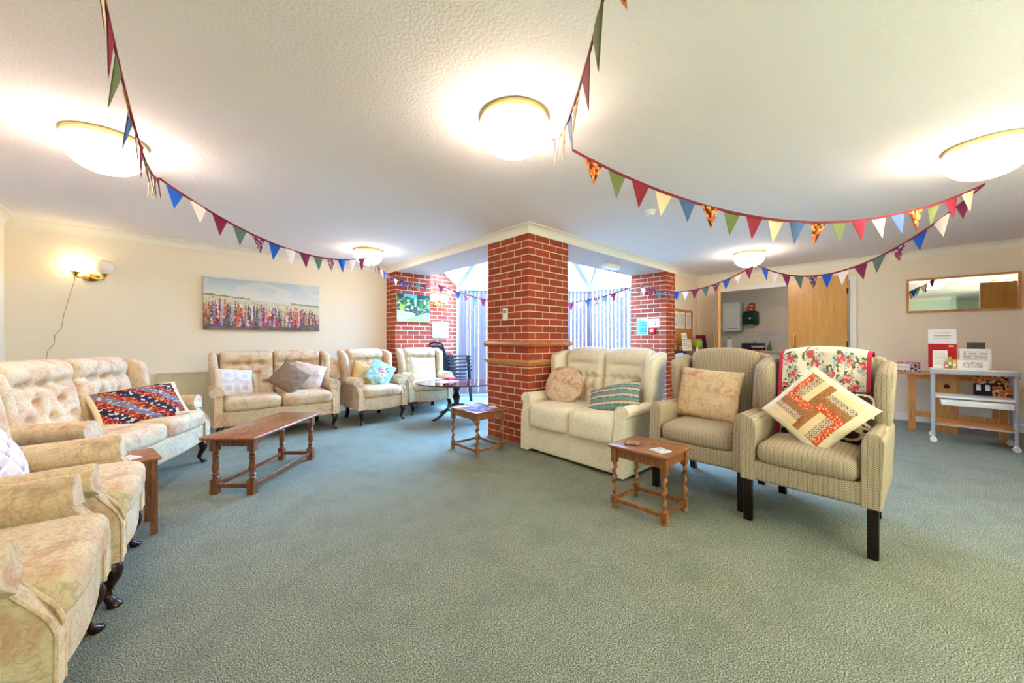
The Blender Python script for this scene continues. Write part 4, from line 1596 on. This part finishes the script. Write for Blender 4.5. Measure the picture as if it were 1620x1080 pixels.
for sg in (-1, 1):
    d = MB().box((sg * .25 - .235, -.165, .10), (sg * .25 + .235, -.15, .86)).build('door', m_oak, t)
    MB().lathe([(.012, 0), (.014, .015), (.004, .02)], (0, 0, 0), 10).build('knob', m_brass, d, True).matrix_basis = Matrix.Translation((sg * .05, -.165, .5)) @ Matrix.Rotation(PI / 2, 4, 'X')
MB().box((-.48, -.13, 0), (.48, .13, .05)).build('plinth', m_black, t)


def standing(name, label, cat, loc, rz, w, h, d, fn, n=(20, 28), lean=0.12, group=None):
    """card or frame standing on a surface, leaning back"""
    b = MB()
    b.grid(lambda u, v: ((u - .5) * w, -d / 2, v * h), n[0], n[1], colfn=fn)
    b.box((-w / 2, -d / 2 + .0004, 0), (w / 2, d / 2, h), col=fn(.02, .5))
    o = b.build(name, m_attr)
    o.location = loc; o.rotation_euler = (-lean, 0, rz)
    return tag(o, label, cat, group)


standing('leaflet', 'tall white leaflet standing on the sideboard next to the brick pier', 'leaflet', (6.56, 2.62, .932), R_(-10), .15, .30, .003, lines(WH, S(150, 160, 150), 8), group='cards on the sideboard')
standing('greeting_card', 'small cream card standing on the sideboard', 'card', (6.70, 2.60, .932), R_(-14), .10, .19, .003, lines(S(240, 226, 196), S(170, 160, 150), 6), group='cards on the sideboard')
t = thing('table_ornament', 'lime green pot on the sideboard before the books', 'pot', (6.90, 2.56, .93), R_(-20))
MB().rbox((0, 0, .12), (.13, .10, .10), .02, 2).build('bowl', M('lime_ceramic', (138, 186, 48), .4), t, True)
MB().lathe([(.03, 0), (.02, .02), (.016, .075)], n=12).build('stem', m_white, t, True)
for k, (c, lb, hh) in enumerate((((206, 178, 60), 'yellow-topped book leaning on the sideboard', .20), ((120, 124, 136), 'grey book on the sideboard', .185), ((150, 150, 150), 'pale grey book on the sideboard', .18), ((40, 40, 46), 'black book on the sideboard', .21))):
    t = thing('book', lb, 'book', (7.00 + k * .042, 2.60, .932), R_(-24), 'books on the sideboard')
    MB().box((-.018, -.07, 0), (.018, .07, hh)).build('cover', M('book_cloth_%d' % k, c, .6), t)
    MB().box((-.014, -.066, .004), (.014, .0725, hh + .0008)).build('pages', m_paper, t)


def redframe(u, v):
    if max(abs(u - .5) * 1.0, abs(v - .5)) > .40:
        return S(150, 30, 44)
    return S(30, 48, 62) if nz(u, v, 5) > -.15 else S(120, 70, 80)


standing('picture_frame', 'dark picture in a red frame standing on the sideboard', 'picture', (7.33, 2.63, .932), R_(-20), .24, .27, .014, redframe)

# ================================================================== KITCHEN THINGS
t = thing('kitchen_worktop', 'pale kitchen worktop along the far kitchen wall', 'worktop', (8.8, 1.75, 0), 0)
MB().box((-.28, -1.5, .86), (.265, 1.5, .90)).build('slab', M('pale_laminate', (206, 200, 190), .4), t)
MB().box((-.24, -1.5, .02), (.265, 1.5, .86)).build('base_units', m_white, t)
t = thing('wall_cabinet', 'white kitchen wall cabinet with bar handle', 'cabinet', (8.93, 2.57, 1.30), 0)
MB().box((-.14, -.16, 0), (.15, .16, .61)).build('carcass', m_greymetal, t)
d = MB().box((-.16, -.158, .003), (-.141, .158, .607)).build('door', M('white_melamine', (226, 230, 236), .35), t)
MB().tube([(-.16, -.12, .05), (-.18, -.12, .05), (-.18, .04, .05), (-.16, .04, .05)], .005, 8).build('handle', m_chrome, d, True)
t = thing('towel_dispenser', 'dark green paper towel dispenser on the kitchen wall', 'dispenser', (9.08, 2.255, 1.41), -PI / 2)
def dd(x, y, z, p):
    q = p.copy(); q.x *= 1 - .10 * max(0, z) ** 2; return q
MB().rbox((0, -.09, .155), (.27, .18, .29), .035, 3, dd).build('case', M('dark_green_plastic', (14, 58, 42), .3), t, 'all')
MB().rbox((0, -.17, .005), (.12, .03, .025), .008, 1).build('outlet', m_greymetal, t, True)
lb_ = MB(); lb_.box((-.05, -.1815, .155), (.05, -.1795, .163)); lb_.box((-.012, -.1815, .128), (.012, -.1795, .15)); lb_.build('logo_mark', m_white, t)
t = thing('carton', 'red and white carton on top of the towel dispenser', 'box', (8.98, 2.245, 1.711), -PI / 2, 'cartons on the dispenser')
MB().rbox((0, 0, .04), (.11, .09, .08), .003, 1).build('box', M('red_carton', (192, 44, 36), .6), t, True)
MB().box((-.03, -.0465, .02), (.03, -.0445, .05)).build('label', M('orange_label', (232, 150, 110), .6), t)
t = thing('carton', 'small dark red carton stacked on another carton above the dispenser', 'box', (8.98, 2.235, 1.792), -PI / 2, 'cartons on the dispenser')
MB().rbox((0, 0, .04), (.09, .08, .08), .003, 1).build('box', M('dark_red_carton', (132, 40, 36), .6), t, True)
MB().box((-.025, -.0415, .012), (.03, -.0395, .05)).build('label', M('pink_label', (232, 190, 180), .6), t)
t = thing('paper_roll', 'white kitchen paper roll standing on the worktop', 'kitchen roll', (8.76, 2.60, .90))
MB().lathe([(.018, 0), (.055, 0), (.055, .23), (.018, .23)], n=20).build('roll', m_paper, t, True)
MB().lathe([(.012, 0), (.012, .26), (.004, .265)], n=10).build('post', m_black_pl, t, True)
t = thing('tap', 'chrome kitchen tap with two white levers against the tiles', 'tap', (8.98, 2.17, .90))
MB().tube([(0, 0, 0), (0, 0, .16), (-.03, 0, .19), (-.10, 0, .18), (-.11, 0, .15)], .011, 10).build('spout', m_chrome, t, True)
for sg in (-1, 1):
    MB().tube([(0, sg * .05, 0), (0, sg * .05, .12), (-.04, sg * .075, .15)], .009, 8).build('lever', m_white, t, True)
t = thing('serving_tray', 'dark tray leaning with a pink striped bowl in front, on the worktop', 'tray', (8.74, 2.17, .90), 0)
MB().rbox((.06, 0, .075), (.03, .42, .14), .012, 2).build('tray', M('navy_plastic', (44, 46, 66), .4), t, True)
t = thing('mixing_bowl', 'maroon and white striped bowl on the worktop', 'bowl', (8.64, 2.05, .90), 0)
MB().lathe([(.05, 0), (.09, .03), (.115, .09), (.118, .10), (.11, .10), (.08, .04), (.01, .02)], n=24).build('bowl', M('maroon_ceramic', (130, 40, 74), .3), t, True)
MB().lathe([(.1085, .062), (.1155, .085), (.1165, .092), (.113, .09)], n=24).build('stripe', m_white, t, True)
t = thing('spray_bottle', 'bottle of green liquid with red pump on the worktop', 'bottle', (8.66, 1.86, .90), 0)
MB().lathe([(.035, 0), (.038, .01), (.038, .09), (.016, .12), (.014, .13)], n=16).build('bottle', M('green_liquid', (104, 130, 58), .15), t, True)
MB().tube([(0, 0, .13), (0, 0, .165), (-.012, -.02, .172), (-.02, -.045, .168)], .009, 8).build('pump', M('red_plastic_pump', (200, 30, 34), .3), t, True)
t = thing('jar', 'small dark jar on the worktop near the golden door', 'jar', (8.72, 1.50, .90), 0)
MB().lathe([(.025, 0), (.028, .01), (.028, .07), (.022, .08)], n=14).build('body', M('brown_glass', (70, 64, 58), .2), t, True)
MB().lathe([(.024, .08), (.024, .105), (.003, .107)], n=14).build('lid', m_black_pl, t, True)
t = thing('added_kitchen_lamp', 'small unseen ceiling lamp added to light the kitchen, above the opening', 'ceiling lamp', (8.2, 1.2, 2.35))  # added out of view as the kitchen's light source
MB().lathe([(.10, 0), (.10, -.03), (.07, -.07), (.003, -.085)], n=20).build('opal_dome', M('kitchen_glow', (255, 255, 255), .3, emit=((1, .90, .80), 20.0)), t, True)

# ================================================================== RIGHT: WALL TABLE AND TROLLEY
t = thing('gateleg_table', 'folding light oak table against the right wall behind the trolley', 'table', (7.0, -.33, 0), 0)
MB().rbox((.12, 0, .70), (.60, 1.02, .022), .006, 2).build('table_top', m_pine, t, True)
cp = MB()
cp.box((-.12, -.075, .0), (-.10, .105, .69))
cp.build('centre_board', m_pine, t)
MB().lathe([(.026, 0), (.026, .004), (.018, .006)], n=20).build('grip_hole_shade', M('hole_shade_brown', (48, 30, 22), .8), t, True).matrix_basis = Matrix.Translation((-.119, .015, .56)) @ Matrix.Rotation(-PI / 2, 4, 'Y')  # dark disc stands in for the shade inside a grip hole
for y in (.30, -.40):
    MB().box((-.14, y - .03, 0), (-.105, y + .03, .69)).build('leg', m_pine, t)
    MB().box((.33, y - .03, 0), (.365, y + .03, .69)).build('leg', m_pine, t)
MB().box((-.132, -.40, .17), (-.112, .30, .23)).build('stretcher', m_pine, t)
MB().box((-.13, -.44, .63), (-.11, .34, .69)).build('apron', m_pine, t)

t = thing('trolley', 'grey and white tea trolley on castors at the right edge', 'trolley', (6.37, -.465, 0), 0)
HX, HY = .17, .275
for sx_ in (-1, 1):
    for sy in (-1, 1):
        MB().rbox((sx_ * HX, sy * HY, .41), (.026, .026, .72), .006, 1).build('post', m_greymetal, t, True)
        cs = MB()
        for q in (-.013, .013):
            cs.tube([(sx_ * HX + q - .007, sy * HY, .027), (sx_ * HX + q + .007, sy * HY, .027)], .027, 14)
        cs.rbox((sx_ * HX, sy * HY, .05), (.034, .03, .026), .006, 1)
        cs.build('castor', m_white, t, True)
MB().rbox((0, 0, .775), (.40, .60, .045), .008, 1).build('top_shelf', m_greymetal, t, True)
MB().box((-.19, -.29, .7975), (.19, .29, .803)).build('top_liner', m_white, t)
MB().rbox((0, 0, .50), (.36, .54, .022), .006, 1).build('middle_shelf', m_white, t, True)
MB().rbox((-.05, -.02, .445), (.30, .48, .06), .008, 1).build('drawer', m_white, t, True)
MB().box((-.17, -.27, .205), (.17, .27, .222)).build('lower_shelf', m_pine, t)
MB().box((-.175, -.27, .19), (.175, .27, .2045)).build('shelf_rail', m_greymetal, t)

# things on the trolley and table
TZ = .8035


def clip(u, v):
    if v > .62:
        return S(240, 236, 228) if not (.2 < u < .8 and .72 < v < .92 and int(v * 40) % 3 == 0) else S(190, 180, 180)
    if .72 < u < .9 and .53 < v < .58:
        return S(236, 190, 120)
    return S(196, 36, 40)


standing('calendar', 'tall red and white calendar in dark backing standing on the trolley', 'calendar', (6.50, -.265, TZ), -PI / 2, .215, .44, .008, clip, (40, 60), .10)
standing('leaflet', 'white leaflet standing before the red calendar', 'leaflet', (6.40, -.245, TZ), -PI / 2, .11, .20, .003, lines(S(244, 238, 220), S(200, 196, 180), 10), (20, 30), .1, 'papers on the trolley')
standing('leaflet', 'white printed sheet standing on the trolley, right of the calendar', 'leaflet', (6.46, -.50, TZ), -PI / 2, .22, .22, .003, lines(S(244, 240, 230), S(196, 190, 180), 12), (24, 30), .12, 'papers on the trolley')
standing('slate_card', 'dark grey card behind the printed sheet on the trolley', 'card', (6.53, -.51, TZ), -PI / 2, .13, .285, .005, lambda u, v: S(86, 80, 74), (4, 4), .06)
t = thing('carton', 'white carton with line drawing on the trolley front edge', 'box', (6.32, -.47, TZ), -PI / 2)
MB().rbox((0, 0, .05), (.21, .07, .10), .003, 1).build('box', m_paper, t, True)
b = MB(); b.grid(lambda u, v: ((u - .5) * .13, -.0358, .02 + v * .06), 30, 14, colfn=lambda u, v: S(150, 120, 100) if abs(nz(u * 2, v, 9, 2)) < .1 else S(226, 222, 214)); b.build('drawing', m_attr, t)
for k, (dy, c, hh, lb) in enumerate(((-.315, (150, 170, 96), .13, 'small green and white tea carton on the trolley'), (-.345, (222, 190, 70), .10, 'small yellow tea carton on the trolley'), (-.29, (214, 116, 62), .07, 'small orange packet beside the tea cartons'))):
    t = thing('tea_carton', lb, 'carton', (6.35 + .02 * (k == 0), dy, TZ), -PI / 2, 'small cartons on the trolley')
    MB().rbox((0, 0, hh / 2), (.028, .05, hh), .002, 1).build('box', M('tea_card_%d' % k, c, .6), t, True)
    MB().box((-.010, -.0262, hh * .3), (.010, -.0252, hh * .55)).build('label', m_paper, t)
flat_item('paper_sheet', 'loose pale sheet lying at the right end of the trolley top', 'paper', (6.32, -.66, TZ), R_(8), .20, .15, .002, lambda u, v: S(226, 220, 180))
flat_item('paper_sheet', 'loose greenish sheet lying in the middle of the trolley top', 'paper', (6.42, -.60, TZ), R_(-20), .14, .10, .0035, lambda u, v: S(196, 196, 160))
def gbox(u, v):
    q = nz(u, v, 7, 1)
    if u < .55 and .15 < v < .85 and abs(v - .5) > .06:
        return WH
    return S(206, 72, 46) if q > .15 else (S(240, 232, 220) if q > -.05 else (S(60, 120, 170) if q > -.25 else S(60, 44, 44)))
t = thing('gift_box', 'small red, white and blue patterned box on the folding table', 'box', (7.0, .0, .712), -PI / 2)
b = MB()
b.grid(lambda u, v: ((u - .5) * .21, -.055, v * .12), 40, 24, colfn=gbox); b.grid(lambda u, v: (.105, -.055 + u * .11, v * .12), 20, 24, colfn=lambda u, v: gbox(.6 + u * .4, v)); b.box((-.1045, -.0545, 0), (.1045, .055, .1195), col=S(206, 90, 70))
b.build('carton', m_attr, t)
def magz(u, v):
    if .08 < u < .45 and .25 < v < .55:
        return S(236, 234, 230) if (u < .2 or u > .32) else S(30, 30, 30)
    if u < .5 and v < .6:
        return S(36, 32, 30)
    q = nz(u, v, 6, 4)
    return S(206, 92, 40) if q > .1 else (S(226, 190, 130) if q > -.12 else S(80, 40, 30))
standing('magazine', 'orange flower-covered magazine standing on the trolley middle shelf', 'magazine', (6.52, -.62, .512), -PI / 2, .26, .215, .012, magz, (50, 40), .15)
